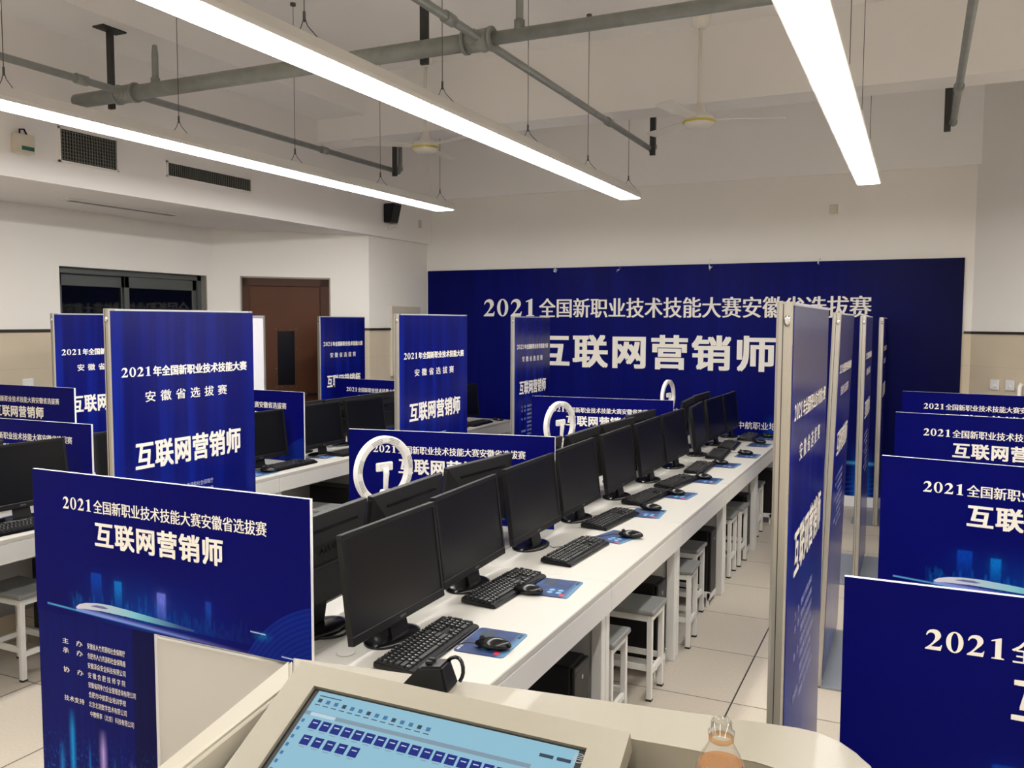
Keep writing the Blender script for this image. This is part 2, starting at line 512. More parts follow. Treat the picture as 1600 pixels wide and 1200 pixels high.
# ------------------------------------------------------------------ the room
XL, XB, YB, ZC = -6.3, -5.25, 8.84, 4.0
C1, C2 = (XL, 6.5), (-5.26, 7.66)
bm = B(); box(bm, (-6.6, -1.8, -.1), (3.2, 9.2, 0)); struct('floor', bm, 'floor')
bm = B(); box(bm, (-6.6, -1.8, ZC), (3.2, 9.2, ZC + .1)); struct('ceiling', bm, 'white_paint')
# left wall with the window opening (y 4.82..6.42, z 0.95..2.19)
WY0, WY1, WZ0, WZ1 = 4.82, 6.42, .95, 2.19
bm = B()
box(bm, (XL - .2, -1.8, 0), (XL, WY0, ZC)); box(bm, (XL - .2, WY1, 0), (XL, 6.7, ZC))
box(bm, (XL - .2, WY0, 0), (XL, WY1, WZ0)); box(bm, (XL - .2, WY0, WZ1), (XL, WY1, ZC))
struct('wall_left', bm, 'wall_y')
bm = B(); prism(bm, [C1, C2, (-5.40, 7.80), (-6.45, 6.64)][::-1], 0, ZC); struct('wall_left_corner', bm, 'wall_d')
bm = B(); prism(bm, [(-5.26, 7.66), (-5.255, YB), (-5.45, YB), (-5.45, 7.75)], 0, ZC); struct('wall_left_alcove', bm, 'wall_y')
bm = B(); box(bm, (-6.6, YB, 0), (3.2, YB + .2, ZC)); struct('wall_back', bm, 'wall_x')
bm = B(); prism(bm, [(.42, 8.84), (2.55, 6.46), (2.75, 6.6), (.66, 8.94)][::1], 0, ZC); struct('wall_right_corner', bm, 'wall_d')
bm = B(); box(bm, (2.55, -1.8, 0), (2.75, 6.6, ZC)); struct('wall_right', bm, 'wall_y')
bm = B(); box(bm, (-6.6, -1.8, 0), (3.2, -1.6, ZC)); struct('wall_front', bm, 'wall_x')
# dark line between paint and tile
def strip(name, p, q, z=1.67, h=.022, d=.012):
    p, q = Vector((*p, 0)), Vector((*q, 0)); u = (q - p).normalized(); nrm = Vector((u.y, -u.x, 0)) * d
    bm = B(); a, b_, c_, d_ = p, q, q + nrm, p + nrm
    prism(bm, [(v.x, v.y) for v in (a, d_, c_, b_)], z - h / 2, z + h / 2)
    return struct(name, bm, 'trim_dark')
strip('trim_1', (XL, -1.6), (XL, WY0 - .04)); strip('trim_5', (XL, WY1 + .04), C1)
du = Vector((C2[0] - C1[0], C2[1] - C1[1])).normalized()
def onC(s, dist=0.0): return (C1[0] + du.x * s + du.y * dist, C1[1] + du.y * s - du.x * dist)
strip('trim_2', onC(1.16), C2); strip('trim_3', (-5.258, 7.66), (-5.255, 8.08)); strip('trim_6', (.36, YB), (.42, YB)); strip('trim_4', (.42, 8.84), (2.55, 6.46))
# dropped bulkhead along the left side
bm = B(); box(bm, (XL - .1, -1.6, 2.65), (XB + .05, YB, ZC)); o = struct('ceiling_bulkhead', bm, 'soffit')
# concrete beams under the ceiling
bm = B(); box(bm, (XB + .05, 6.75, 3.43), (2.6, 7.06, ZC)); struct('ceiling_cross_beam', bm, 'white_paint')
bm = B(); box(bm, (XB + .05, YB - .03, 3.157), (.46, YB, ZC)); struct('ceiling_wall_beam', bm, 'white_paint')
bm = B(); box(bm, (XB + .05, -1.6, 3.64), (-4.66, 6.75, ZC)); struct('ceiling_side_beam', bm, 'white_paint')

# window
w = struct('window_1', (lambda bm: (box(bm, (XL - .16, WY0, WZ1 - .05), (XL - .06, WY1, WZ1)), box(bm, (XL - .16, WY0, WZ0), (XL - .06, WY1, WZ0 + .05)),
    box(bm, (XL - .16, WY0, WZ0), (XL - .06, WY0 + .05, WZ1)), box(bm, (XL - .16, WY1 - .06, WZ0), (XL - .06, WY1, WZ1)), bm)[-1])(B()), 'frame_grey')
for k, (ya, yb) in enumerate(((WY0 + .05, 5.56), (5.52, WY1 - .06))):
    bm = B(); xs = XL - .12 + .03 * k
    for a, b_ in (((ya, WZ1 - .15), (yb, WZ1 - .05)), ((ya, WZ0 + .05), (yb, WZ0 + .10)), ((ya, WZ0 + .05), (ya + .05, WZ1 - .05)), ((yb - .05, WZ0 + .05), (yb, WZ1 - .05))):
        box(bm, (xs - .014, a[0], a[1]), (xs + .014, b_[0], b_[1]), .003, 1)
    s = obj('sash', bm, 'frame_grey', w)
    bm = B(); box(bm, (xs - .003, ya + .05, WZ0 + .1), (xs + .003, yb - .05, WZ1 - .15)); obj('pane', bm, 'glass', s)
bm = B(); box(bm, (XL - .07, WY1 - .012, WZ0), (XL + .002, WY1 + .002, WZ1)); obj('reveal', bm, 'reveal', w)

# door in the slanted corner wall, with its frame and narrow pane
d = thing('door_1', 'brown door', 'door', (C1[0], C1[1], 0), math.atan2(du.y, du.x)); del d['label']; del d['category']; d['kind'] = 'structure'
# local: x along the wall, -y into the room
bm = B()
for a, b_ in (((.277, 0), (.345, 2.18)), ((1.04, 0), (1.135, 2.18)), ((.277, 2.10), (1.135, 2.18))):
    box(bm, (a[0], -.025, a[1]), (b_[0], .02, b_[1]), .004, 1)
obj('door_frame', bm, 'door_frame', d)
bm = B()
for a, b_ in (((.262, 0), (.279, 2.196)), ((1.133, 0), (1.15, 2.196)), ((.262, 2.178), (1.15, 2.196))):
    box(bm, (a[0], -.012, a[1]), (b_[0], .01, b_[1]))
obj('door_plaster_edge', bm, 'reveal', d)
bm = B()
for a, b_ in (((.345, .0), (.61, 2.10)), ((.78, .0), (1.04, 2.10)), ((.61, 0), (.78, 1.10)), ((.61, 1.65), (.78, 2.10))):
    box(bm, (a[0], -.012, a[1]), (b_[0], .02, b_[1]))
lf = obj('door_leaf', bm, 'door_brown', d)
bm = B(); box(bm, (.61, -.006, 1.10), (.78, .0, 1.65)); obj('pane', bm, 'black_gloss', lf)
bm = B()
for zz in (1.08, 1.27, 1.47, 1.67):
    for xx in (.595, .795): lathe(bm, ((.006, 0), (.004, .004)), 8); bmesh.ops.translate(bm, verts=bm.verts[-16:], vec=(xx, -.016, zz))
for xx in (.65, .74):
    for zz in (1.085, 1.665): lathe(bm, ((.006, 0), (.004, .004)), 8); bmesh.ops.translate(bm, verts=bm.verts[-16:], vec=(xx, -.016, zz))
obj('screws', bm, 'chrome', lf)
bm = B(); box(bm, (.97, -.06, 1.0), (.99, -.012, 1.02)); box(bm, (.88, -.065, 1.0), (.99, -.05, 1.02), .004); obj('door_handle', bm, 'chrome', lf)

# fixtures on the bulkhead
XF = XB + .05
def vent(y0, y1, z0, z1, nx, nz, label):
    v = thing('air_vent', label, 'vent', (XF, (y0 + y1) / 2, z0), 0, 'air vents in the bulkhead')
    h, wd = z1 - z0, (y1 - y0) / 2
    bm = B(); box(bm, (.001, -wd + .006, .006), (.004, wd - .006, h - .006)); obj('backing', bm, 'duct_dark', v)
    bm = B()
    for a, b_ in (((-wd, 0), (wd, .012)), ((-wd, h - .012), (wd, h)), ((-wd, 0), (-wd + .012, h)), ((wd - .012, 0), (wd, h))):
        box(bm, (0, a[0], a[1]), (.014, b_[0], b_[1]))
    obj('frame', bm, 'soffit', v)
    bm = B()
    for k in range(1, nx): yy = -wd + 2 * wd * k / nx; box(bm, (.004, yy - .0025, .01), (.012, yy + .0025, h - .01))
    for k in range(1, nz): zz = h * k / nz; box(bm, (.004, -wd + .01, zz - .0018), (.008, wd - .01, zz + .0018))
    obj('grille', bm, 'grille', v)
vent(4.0, 4.47, 2.80, 3.03, 22, 10, 'square-mesh return air vent on the bulkhead, nearest the camera')
vent(4.91, 5.83, 2.838, 2.958, 44, 1, 'long narrow slatted air vent on the bulkhead')
l = thing('slot_diffuser', 'thin linear slot diffuser set in the bulkhead underside', 'vent', (-5.75, 5.0, 2.638))
bm = B(); box(bm, (-.06, -.55, 0), (.06, .55, .013), .003); obj('frame', bm, 'soffit', l)
bm = B(); box(bm, (-.03, -.5, -.002), (.03, .5, .004)); obj('slot', bm, 'grille', l)
e = thing('emergency_box', 'small grey wall box with a green label high on the bulkhead', 'box', (XF, 3.73, 2.80))
bm = B(); box(bm, (0, -.06, 0), (.06, .06, .12), .006); obj('case', bm, 'panel_box', e)
bm = B(); box(bm, (.0601, -.03, .02), (.062, .055, .045)); obj('green_label', bm, 'vest_green', e)
bm = B(); tube(bm, [(.03, -.02, .12), (.03, -.02, .15), (.03, .01, .155), (.03, .03, .12)], .006, 8); obj('wire', bm, 'black_plastic', e)
s = thing('wall_speaker', 'black wall speaker wrapped in clear plastic on the bulkhead end', 'speaker', (XF, 7.92, 2.80))
bm = B(); hexa(bm, [(0, -.07, 0), (.09, -.08, .0), (.09, .08, .0), (0, .07, 0), (0, -.07, .2), (.14, -.08, .2), (.14, .08, .2), (0, .07, .2)])
bmesh.ops.bevel(bm, geom=bm.edges[:], offset=.008, segments=2, affect='EDGES'); obj('case', bm, 'black_plastic', s)
bm = B()
for k in range(26):
    y_ = -.085 + .17 * random.random(); z_ = -.06 + .06 * random.random()
    vs = [bm.verts.new((.02 + .1 * random.random(), y_ + random.uniform(-.03, .03), z_ + random.uniform(-.03, .035))) for _ in range(3)]; bm.faces.new(vs)
obj('plastic_wrap', bm, 'pet', s)
bm = B(); box(bm, (0, -.03, -.045), (.012, .03, .045), .003)
th = obj('thermostat', bm, 'panel_box', None, (XF, 8.59, 2.86)); tag(th, 'small pale wall plate on the bulkhead near the back wall', 'wall plate')
bm = B(); box(bm, (-.035, -.012, -.04), (.035, 0, .04), .003)
th = obj('wall_plate', bm, 'panel_box', None, (-.777, YB - .001, 2.83)); tag(th, 'small square plate on the back wall above the backdrop', 'wall plate')
# electrical cabinet set in the alcove wall
e = thing('electrical_cabinet', 'cream electrical cabinet on the alcove wall beside the backdrop', 'cabinet', (-5.257, 8.35, 1.15))
bm = B(); box(bm, (0, -.30, 0), (.028, .30, .77), .004); obj('frame', bm, 'panel_box', e)
bm = B(); box(bm, (.028, -.265, .03), (.036, .265, .655), .003); dr = obj('door', bm, 'panel_box', e)
bm = B(); box(bm, (.036, .20, .3), (.046, .225, .38), .003); obj('latch', bm, 'chrome', dr)
bm = B(); box(bm, (.028, -.265, .675), (.034, .265, .69)); obj('louver', bm, 'door_frame', e)
def socket(loc, rz, label):
    s = thing('wall_socket', label, 'socket', loc, rz)
    bm = B(); box(bm, (-.045, -.012, -.045), (.045, 0, .045), .004); obj('plate', bm, 'socket', s)
    bm = B(); lathe(bm, ((.016, 0), (.016, .006), (.012, .008)), 16); bmesh.ops.rotate(bm, verts=bm.verts, matrix=Matrix.Rotation(PI / 2, 3, 'X')); bmesh.ops.translate(bm, verts=bm.verts, vec=(.004, -.012, -.012)); obj('knob', bm, 'socket', s)
rz = math.atan2(-.745, .667)
socket((.611, 8.618, 1.22), rz, 'white wall socket on the right corner wall, nearer the backdrop')
socket((.717, 8.499, 1.225), rz, 'white wall socket on the right corner wall, farther from the backdrop')
socket((XL + .001, 4.51, 1.25), PI / 2, 'white wall socket on the left wall under the window')
bm = B(); tube(bm, [(.775, 8.40, .0), (.775, 8.40, 1.22), (.79, 8.41, 1.245)], .018, 10); o = obj('cable_conduit', bm, 'socket'); tag(o, 'white upright tube against the right corner wall beside the sockets', 'conduit')

# ------------------------------------------------------------------ lamps
def lamp(xc, y0, y1, hang, label, hw=.1):
    L = thing('linear_pendant_lamp', label, 'lamp', (xc, (y0 + y1) / 2, 2.8), 0, 'long suspended strip lamps')
    h = (y1 - y0) / 2
    bm = B()
    prof = ((-.1, 0), (-.1, .02), (-.075, .072), (.075, .072), (.1, .02), (.1, 0), (.09, 0), (.09, .012), (-.09, .012), (-.09, 0))
    a = [bm.verts.new((x_, -h, z_)) for x_, z_ in prof]; b_ = [bm.verts.new((x_, h, z_)) for x_, z_ in prof]
    n = len(prof)
    for i in range(n): bm.faces.new([a[i], a[(i + 1) % n], b_[(i + 1) % n], b_[i]])
    bm.faces.new(a); bm.faces.new(list(reversed(b_)))
    bmesh.ops.recalc_face_normals(bm, faces=bm.faces)
    bmesh.ops.scale(bm, verts=bm.verts, vec=(hw / .1, 1, 1))
    obj('housing', bm, 'lamp_body', L)
    bm = B(); box(bm, (-.0895, -h + .004, -.004), (.0895, h - .004, .011), .003, 1); bmesh.ops.scale(bm, verts=bm.verts, vec=(hw / .1, 1, 1)); obj('diffuser', bm, 'lamp_glow', L)
    for yy in hang:
        yl = yy - (y0 + y1) / 2
        zc = (3.64 if xc < -4.66 else ZC) - 2.8
        if 6.7 < yy < 7.1: zc = 3.43 - 2.8
        bm = B(); tube(bm, [(0, yl, .16), (0, yl, zc)], .0022, 5)
        for sx_ in (-.07, .07): tube(bm, [(sx_, yl, .07), (sx_ * .25, yl, .125), (0, yl, .165)], .0022, 5)
        tube(bm, [(0, yl, .145), (0, yl, .185)], .006, 6); tube(bm, [(0, yl, zc - .02), (0, yl, zc)], .02, 10)
        obj('suspension_wire', bm, 'wire', L)
HG = (.6, 1.75, 2.87, 3.98, 5.06, 6.15, 7.14)
lamp(-.387, -1.1, 7.16, HG, 'right-hand strip lamp running towards the right end of the backdrop', .087)
lamp(-2.27, -1.1, 7.2, HG, 'middle strip lamp crossing the whole ceiling above the main desk row', .097)
lamp(-4.10, -1.1, 7.24, HG, 'left-hand strip lamp beside the bulkhead vents', .106)
lamp(1.5, -1.1, 6.6, (.6, 3.98, 6.15), 'strip lamp over the far right side of the room')

# ------------------------------------------------------------------ pipes
ZP = 3.19
P = thing('main_pipe', 'thick grey sprinkler main pipe crossing the ceiling', 'pipe', (-3, 4.06, ZP))
bm = B(); tube(bm, [(-2.08, 0, 0), (.97, 0, 0)], .046, 16); obj('thick_run', bm, 'pipe', P)
bm = B(); tube(bm, [(.97, 0, 0), (5.4, 0, 0)], .034, 14); obj('thin_run', bm, 'pipe', P)
for xx in (-1.62, .90):
    bm = B(); tube(bm, [(xx - .075, 0, 0), (xx + .075, 0, 0)], .056, 16); tube(bm, [(xx, -.075, 0), (xx, .075, 0)], .04, 14)
    tube(bm, [(xx - .085, 0, 0), (xx - .065, 0, 0)], .062, 16); tube(bm, [(xx + .065, 0, 0), (xx + .085, 0, 0)], .062, 16)
    obj('cross_fitting', bm, 'pipe', P)
for xx in (-1.50, 1.0):
    bm = B(); tube(bm, [(xx + .13, 0, 0), (xx + .13, 0, .22), (xx + .13, 0, .27)], [.02, .02, .014], 10); tube(bm, [(xx + .13, 0, .0), (xx + .13, 0, .07)], .028, 10)
    if xx > 0: tube(bm, [(xx + .13, 0, .2), (xx + .13, 0, ZC - ZP)], .02, 10)
    obj('sprinkler_riser', bm, 'pipe', P)
def bracket(x_, y_, top, zp, label, plate=False):
    b_ = thing('pipe_bracket', label, 'bracket', (x_, y_, zp - .06))
    bm = B(); box(bm, (-.022, -.012, 0), (.022, .012, top - zp + .06)); obj('hanger_bar', bm, 'bracket', b_)
    if plate: bm = B(); box(bm, (-.05, -.09, top - zp + .05), (.05, .09, top - zp + .06)); obj('ceiling_plate', bm, 'bracket', b_)
bracket(-4.83, 4.121, 3.64, ZP, 'dark hanger bracket holding the left end of the main pipe', True)
bracket(-2.46, 4.121, ZC, ZP, 'dark hanger bracket beside the middle pipe crossing', True)
def branch(x_, yend, label, zb):
    p_ = thing('branch_pipe', label, 'pipe', (x_, 4.06, zb), 0, 'thin branch pipes')
    bm = B(); tube(bm, [(0, -5.5, 0), (0, yend - 4.06, 0)], .022, 12); obj('run', bm, 'pipe', p_)
    bm = B(); ye = yend - 4.06
    tube(bm, [(0, ye - .02, 0), (0, ye + .008, .004), (0, ye + .02, .02), (0, ye + .02, .3)], .022, 10); tube(bm, [(0, ye - .035, 0), (0, ye - .005, 0)], .028, 10); tube(bm, [(0, ye + .02, .015), (0, ye + .02, .05)], .028, 10)
    tube(bm, [(0, ye + .02, .3), (0, ye + .02, .36)], .014, 8); obj('end_riser', bm, 'pipe', p_)
    for yy in (-1.3, -.35, 2.0):
        bm = B(); tube(bm, [(0, yy - .04, 0), (0, yy + .04, 0)], .03, 12); obj('coupling', bm, 'pipe', p_)
branch(-4.60, 7.22, 'thin branch pipe on the left beside the bulkhead', ZP)
branch(-2.08, 7.2, 'thin branch pipe in the middle of the ceiling', ZP)
branch(.167, 7.1, 'thin branch pipe at the upper right of the ceiling', ZP)
bracket(-4.57, 7.1, ZC, ZP, 'dark bracket holding the end of the left branch pipe')
bracket(-2.05, 7.09, ZC, ZP, 'dark bracket holding the end of the middle branch pipe')
bracket(.13, 7.09, ZC, ZP, 'dark bracket holding the end of the right branch pipe')

# ------------------------------------------------------------------ ceiling fans
def fan(x_, y_, rz, label):
    f = thing('ceiling_fan', label, 'fan', (x_, y_, 3.20), rz, 'ceiling fans')
    bm = B(); lathe(bm, ((.075, .80), (.06, .73), (.035, .69)), 20); obj('canopy', bm, 'fan_white', f)
    bm = B(); tube(bm, [(0, 0, .1), (0, 0, .72)], .014, 12); obj('rod', bm, 'fan_white', f)
    bm = B(); lathe(bm, ((.02, -.02), (.085, -.015), (.112, .012), (.115, .03), (.1, .06), (.05, .085), (.03, .15), (.02, .16)), 28); obj('motor', bm, 'fan_white', f)
    bm = B(); lathe(bm, ((.112, .010), (.119, .016), (.119, .024), (.112, .030)), 28, caps=False); obj('gold_band', bm, 'fan_gold', f)
    for k in range(3):
        a = k * 2 * PI / 3; ca, sa = math.cos(a), math.sin(a)
        bm = B()
        pts = [(.09, -.03), (.17, -.045), (.6, -.065), (.62, 0), (.6, .065), (.17, .045), (.09, .03)]
        prism(bm, pts, .035, .041)
        bmesh.ops.rotate(bm, verts=bm.verts, matrix=Matrix.Rotation(R(10), 3, 'X'), cent=(0, 0, .038))
        bmesh.ops.rotate(bm, verts=bm.verts, matrix=Matrix.Rotation(a, 3, 'Z'))
        obj('blade', bm, 'fan_white', f)
fan(-1.52, 6.46, R(20), 'white ceiling fan between the middle and right strip lamps')
fan(-3.85, 6.46, R(100), 'white ceiling fan between the left and middle strip lamps')

# ------------------------------------------------------------------ backdrop
bd = thing('backdrop_board', 'huge blue printed backdrop covering the back wall', 'backdrop', (-5.225, YB - .03, 0))
W = 5.57
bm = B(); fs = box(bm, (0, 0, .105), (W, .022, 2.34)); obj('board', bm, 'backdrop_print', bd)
# top edge rises slightly like the wall above it
lettering('title_lettering', TITLE, bd, (.735, -.002, 1.80), FACE_S, 4.075, .21, style='song', serif_year=True, res=4)
lettering('headline_lettering', HEAD, bd, (1.39, -.002, 1.262), FACE_S, 2.56, .36, style='black', spacing=1.12, res=4)
lettering('sponsor_lettering', '安徽泽众安全科技有限公司', bd, (2.62, -.002, .795), FACE_S, .95, .072, style='regular')
lettering('sponsor_lettering', '合肥市中航职业培训学校', bd, (3.36, -.002, .69), FACE_S, .85, .075, style='regular')
for k, xx in enumerate((1.62, 2.33, 3.30, 4.33)):
    bm = B()
    for q in range(5):
        x_ = xx + random.uniform(-.015, .015); z_ = 2.34 + random.uniform(-.05, .03)
        bm.faces.new([bm.verts.new((x_ + random.uniform(-.02, .02), -.004 - .004 * random.random(), z_ + random.uniform(-.03, .03))) for _ in range(3)])
    obj('tape', bm, 'tape', bd)
bm = B(); box(bm, (0, .0, 0), (W, .022, .10)); o = obj('board_skirt', bm, 'foam_edge', bd)

# ------------------------------------------------------------------ horizontal booth boards
def board_with_print(bm, a, b):
    fs = box(bm, a, b)
    for f in fs:
        if f.normal.y < -.5: f.material_index = 1
    return fs
def booth_sign(x_, y_, z_, ang, label, sc=1.0, lower=.56, floor=True, group='horizontal booth boards', full_list=False):
    s = thing('booth_sign', label, 'sign', (x_, y_, 0), ang, group)
    bm = B(); box(bm, (0, 0, 0), (1.2, .012, .5)); bm.normal_update()
    for f in bm.faces:
        if f.normal.y < -.5: f.material_index = 1
    bo = obj('board', bm, ['foam_edge', 'board_print'], s, (0, 0, z_)); bo.scale = (sc, 1, sc)
    a = lettering('title_lettering', TITLE, bo, (.152, -.0015, .372), FACE_S, .888, .045, style='song', serif_year=True)
    a = lettering('headline_lettering', HEAD, bo, (.304, -.0015, .258), FACE_S, .563, .088, style='black', spacing=1.08)
    # printed train
    bm = B()
    up = [(.20, .036), (.215, .048), (.25, .058), (.30, .064), (.36, .066), (.45, .062), (.60, .052), (.74, .040)]
    lo = [(.74, .034), (.60, .034), (.45, .038), (.33, .040), (.24, .036), (.21, .032)]
    pts = [Vector((p[0], -.0012, p[1])) for p in up + lo]; vs = [bm.verts.new(p) for p in pts]
    for tri in tessellate_polygon([[Vector((p.x, p.z, 0)) for p in pts]]): bm.faces.new([vs[i] for i in tri])
    obj('train_picture', bm, 'train_print', bo)
    bm = B()
    pts = [Vector((p[0], -.0014, p[1])) for p in ((.27, .050), (.30, .057), (.335, .058), (.36, .053), (.34, .049), (.30, .049))]; vs = [bm.verts.new(p) for p in pts]
    for tri in tessellate_polygon([[Vector((p.x, p.z, 0)) for p in pts]]): bm.faces.new([vs[i] for i in tri])
    obj('train_window_picture', bm, 'train_detail', bo)
    if floor:
        bm = B(); box(bm, (0, .004, -z_), (lower, .016, 0)); bm.normal_update()
        for f in bm.faces:
            if f.normal.y < -.5: f.material_index = 1
        lb = obj('lower_board', bm, ['foam_edge', 'lower_print'], s, (0, 0, z_))
        if full_list:
            for k, (lab, txt) in enumerate(LIST):
                zz = -.103 - .034 * k
                if lab: lettering('sponsor_heading', lab, lb, (.122, .0025, zz), FACE_S, .10, .020, style='bold', res=1)
                lettering('sponsor_lettering', txt, lb, (.245 if k < 7 else .25, .0025, zz - .001), FACE_S, LIST_W[k] * .68, .021, style='regular', res=1)
    return s
booth_sign(-2.785, 2.0, .735, 0, 'nearest left booth board, standing on a list board before the main row', full_list=True)
booth_sign(-2.70, 3.735, .725, R(9.6), 'booth board between the monitors behind the biggest ring light', .925, .41)
booth_sign(-2.705, 6.125, .725, R(6), 'booth board far down the main row, behind the second ring light', .91, .40)
booth_sign(-.122, 1.86, .735, 0, 'closest booth board, dark blue at the lower right corner')
booth_sign(-.118, 3.66, .735, R(-9), 'second booth board of the right-hand file, with the train picture showing')
booth_sign(-.112, 5.50, .735, R(-7), 'third booth board of the right-hand file')
booth_sign(-.105, 7.24, .735, R(-7), 'farthest booth board of the right-hand file, below the wall sockets')
booth_sign(-5.195, 3.265, .722, R(1.5), 'booth board on the left desk row, behind the near left monitor', .92, floor=False)
booth_sign(-5.26, 5.09, .722, R(-3), 'booth board behind a monitor in front of the brown door', 1.03, floor=False)
booth_sign(-5.13, 6.88, .722, R(-5), 'booth board on the far part of the left row, before the far left panels', .96, floor=False)
booth_sign(-6.20, 3.98, .84, 0, 'dim booth board against the left wall tiles under the window', .92, .56)

# ------------------------------------------------------------------ tall display panels
def tall_panel(x_, y_, wd, label, lean=0.0, print_=True, base=True, lists=True, ang=0, bw=.2):
    s = thing('display_panel', label, 'display panel', (x_, y_, 0), ang, 'tall aluminium display panels')
    s.rotation_euler = (0, lean, ang)
    Z = 1.8
    for yy in (0, wd - .034):
        bm = B()
        oct_ = [(-.022, .006), (-.016, 0), (.010, 0), (.016, .006), (.016, .028), (.010, .034), (-.016, .034), (-.022, .028)]
        prism(bm, [(a, b_ + yy) for a, b_ in oct_], .0, Z)
        box(bm, (-.0235, yy + .012, .01), (-.0215, yy + .022, Z - .01))
        po = obj('post', bm, 'aluminium', s)
        if yy == 0:
            bm = B(); box(bm, (-.0075, -.0012, .01), (-.0055, .0004, Z - .005)); obj('groove', bm, 'bracket', po)
            bm = B(); lathe(bm, ((.006, 0), (.0075, .002), (.004, .005)), 12); bmesh.ops.scale(bm, verts=bm.verts, vec=(1, 1.9, 1))
            bmesh.ops.rotate(bm, verts=bm.verts, matrix=Matrix.Rotation(PI / 2, 3, 'X')); bmesh.ops.translate(bm, verts=bm.verts, vec=(.003, -.0005, Z - .045)); obj('bolt', bm, 'chrome', po)
    bm = B(); box(bm, (-.016, .033, Z - .022), (.0165, wd - .033, Z - .001), .002, 1); obj('top_rail', bm, 'alu_light', s)
    zb = .06 if base else .98
    bm = B(); box(bm, (-.016, .034, .03), (.013, wd - .034, .055), .002, 1); obj('bottom_rail', bm, 'alu_light', s)
    bm = B(); box(bm, (-.010, .035, .054), (.012, wd - .035, Z - .020)); e_ = 0 if print_ else .03; box(bm, (.0165, .005 + e_, .04), (.018, wd - .006 - e_, Z - .009 - e_ * .6)); face = obj('printed_sheet' if print_ else 'blank_sheet', bm, 'panel_print' if print_ else 'blank_panel', s)
    if base:
        bm = B(); n = 6; rc = .05; x0, x1, y0, y1 = -bw, bw, -.0, wd
        pts = []
        for cx, cy, a0 in ((x1 - rc, y0 + rc, -PI / 2), (x1 - rc, y1 - rc, 0), (x0 + rc, y1 - rc, PI / 2), (x0 + rc, y0 + rc, PI)):
            pts += [(cx + rc * math.cos(a0 + k * PI / 2 / n), cy + rc * math.sin(a0 + k * PI / 2 / n)) for k in range(n + 1)]
        prism(bm, pts, 0.001, .009); o = obj('base_plate', bm, 'base_grey', s)
        if lean: o.rotation_euler = (0, -lean, 0)
    if print_:
        k = wd / .85
        lettering('title_lettering', '年全国新职业技术技能大赛', s, (.0184, .052 * k, 1.508), FACE_E, .742 * k, .046, style='black', serif_year=True)
        lettering('subtitle_lettering', '安徽省选拔赛', s, (.0184, .172 * k, 1.398), FACE_E, .485 * k, .048, style='bold', spacing=1.75)
        lettering('headline_lettering', HEAD, s, (.0184, .111 * k, 1.105), FACE_E, .632 * k, .125, style='black', spacing=1.05)
        if lists:
            for q, (lab, txt) in enumerate(LIST):
                zz = .985 - .0365 * q
                if lab: lettering('sponsor_heading', lab, s, (.0184, .16 * k, zz), FACE_E, .095 * k, .022, mat='ink_soft', style='bold', res=1)
                lettering('sponsor_lettering', txt, s, (.0184, .29 * k, zz), FACE_E, LIST_W[q] * k, .022, mat='ink_soft', style='regular', res=1)
    return s
tall_panel(-.285, 2.12, .855, 'nearest tall display panel in the right-hand aisle, its post edge on')
tall_panel(-.388, 4.30, .85, 'second tall display panel of the right-hand aisle, leaning slightly', R(1.3))
tall_panel(-.333, 6.10, .82, 'third tall display panel of the right-hand aisle')
tall_panel(-.293, 8.02, .76, 'last tall display panel of the right-hand aisle, before the backdrop', lists=False)
tall_panel(-3.04, 2.535, .856, 'big blue tall display panel at the left, nearest in its aisle')
tall_panel(-2.95, 4.59, .907, 'tall display panel standing in the middle of the left aisle')
tall_panel(-3.20, 6.83, .803, 'narrow-looking tall display panel just before the backdrop, left of its headline')
tall_panel(-5.33, 4.01, .85, 'tall display panel at far left, half hidden by the big left panel', lists=False, bw=.18)
tall_panel(-5.20, 6.73, .74, 'tall display panel by the brown door', lists=False, bw=.12)
tall_panel(-5.28, 5.26, .80, 'blank white display panel between the big left panel and the door', print_=False, bw=.18)

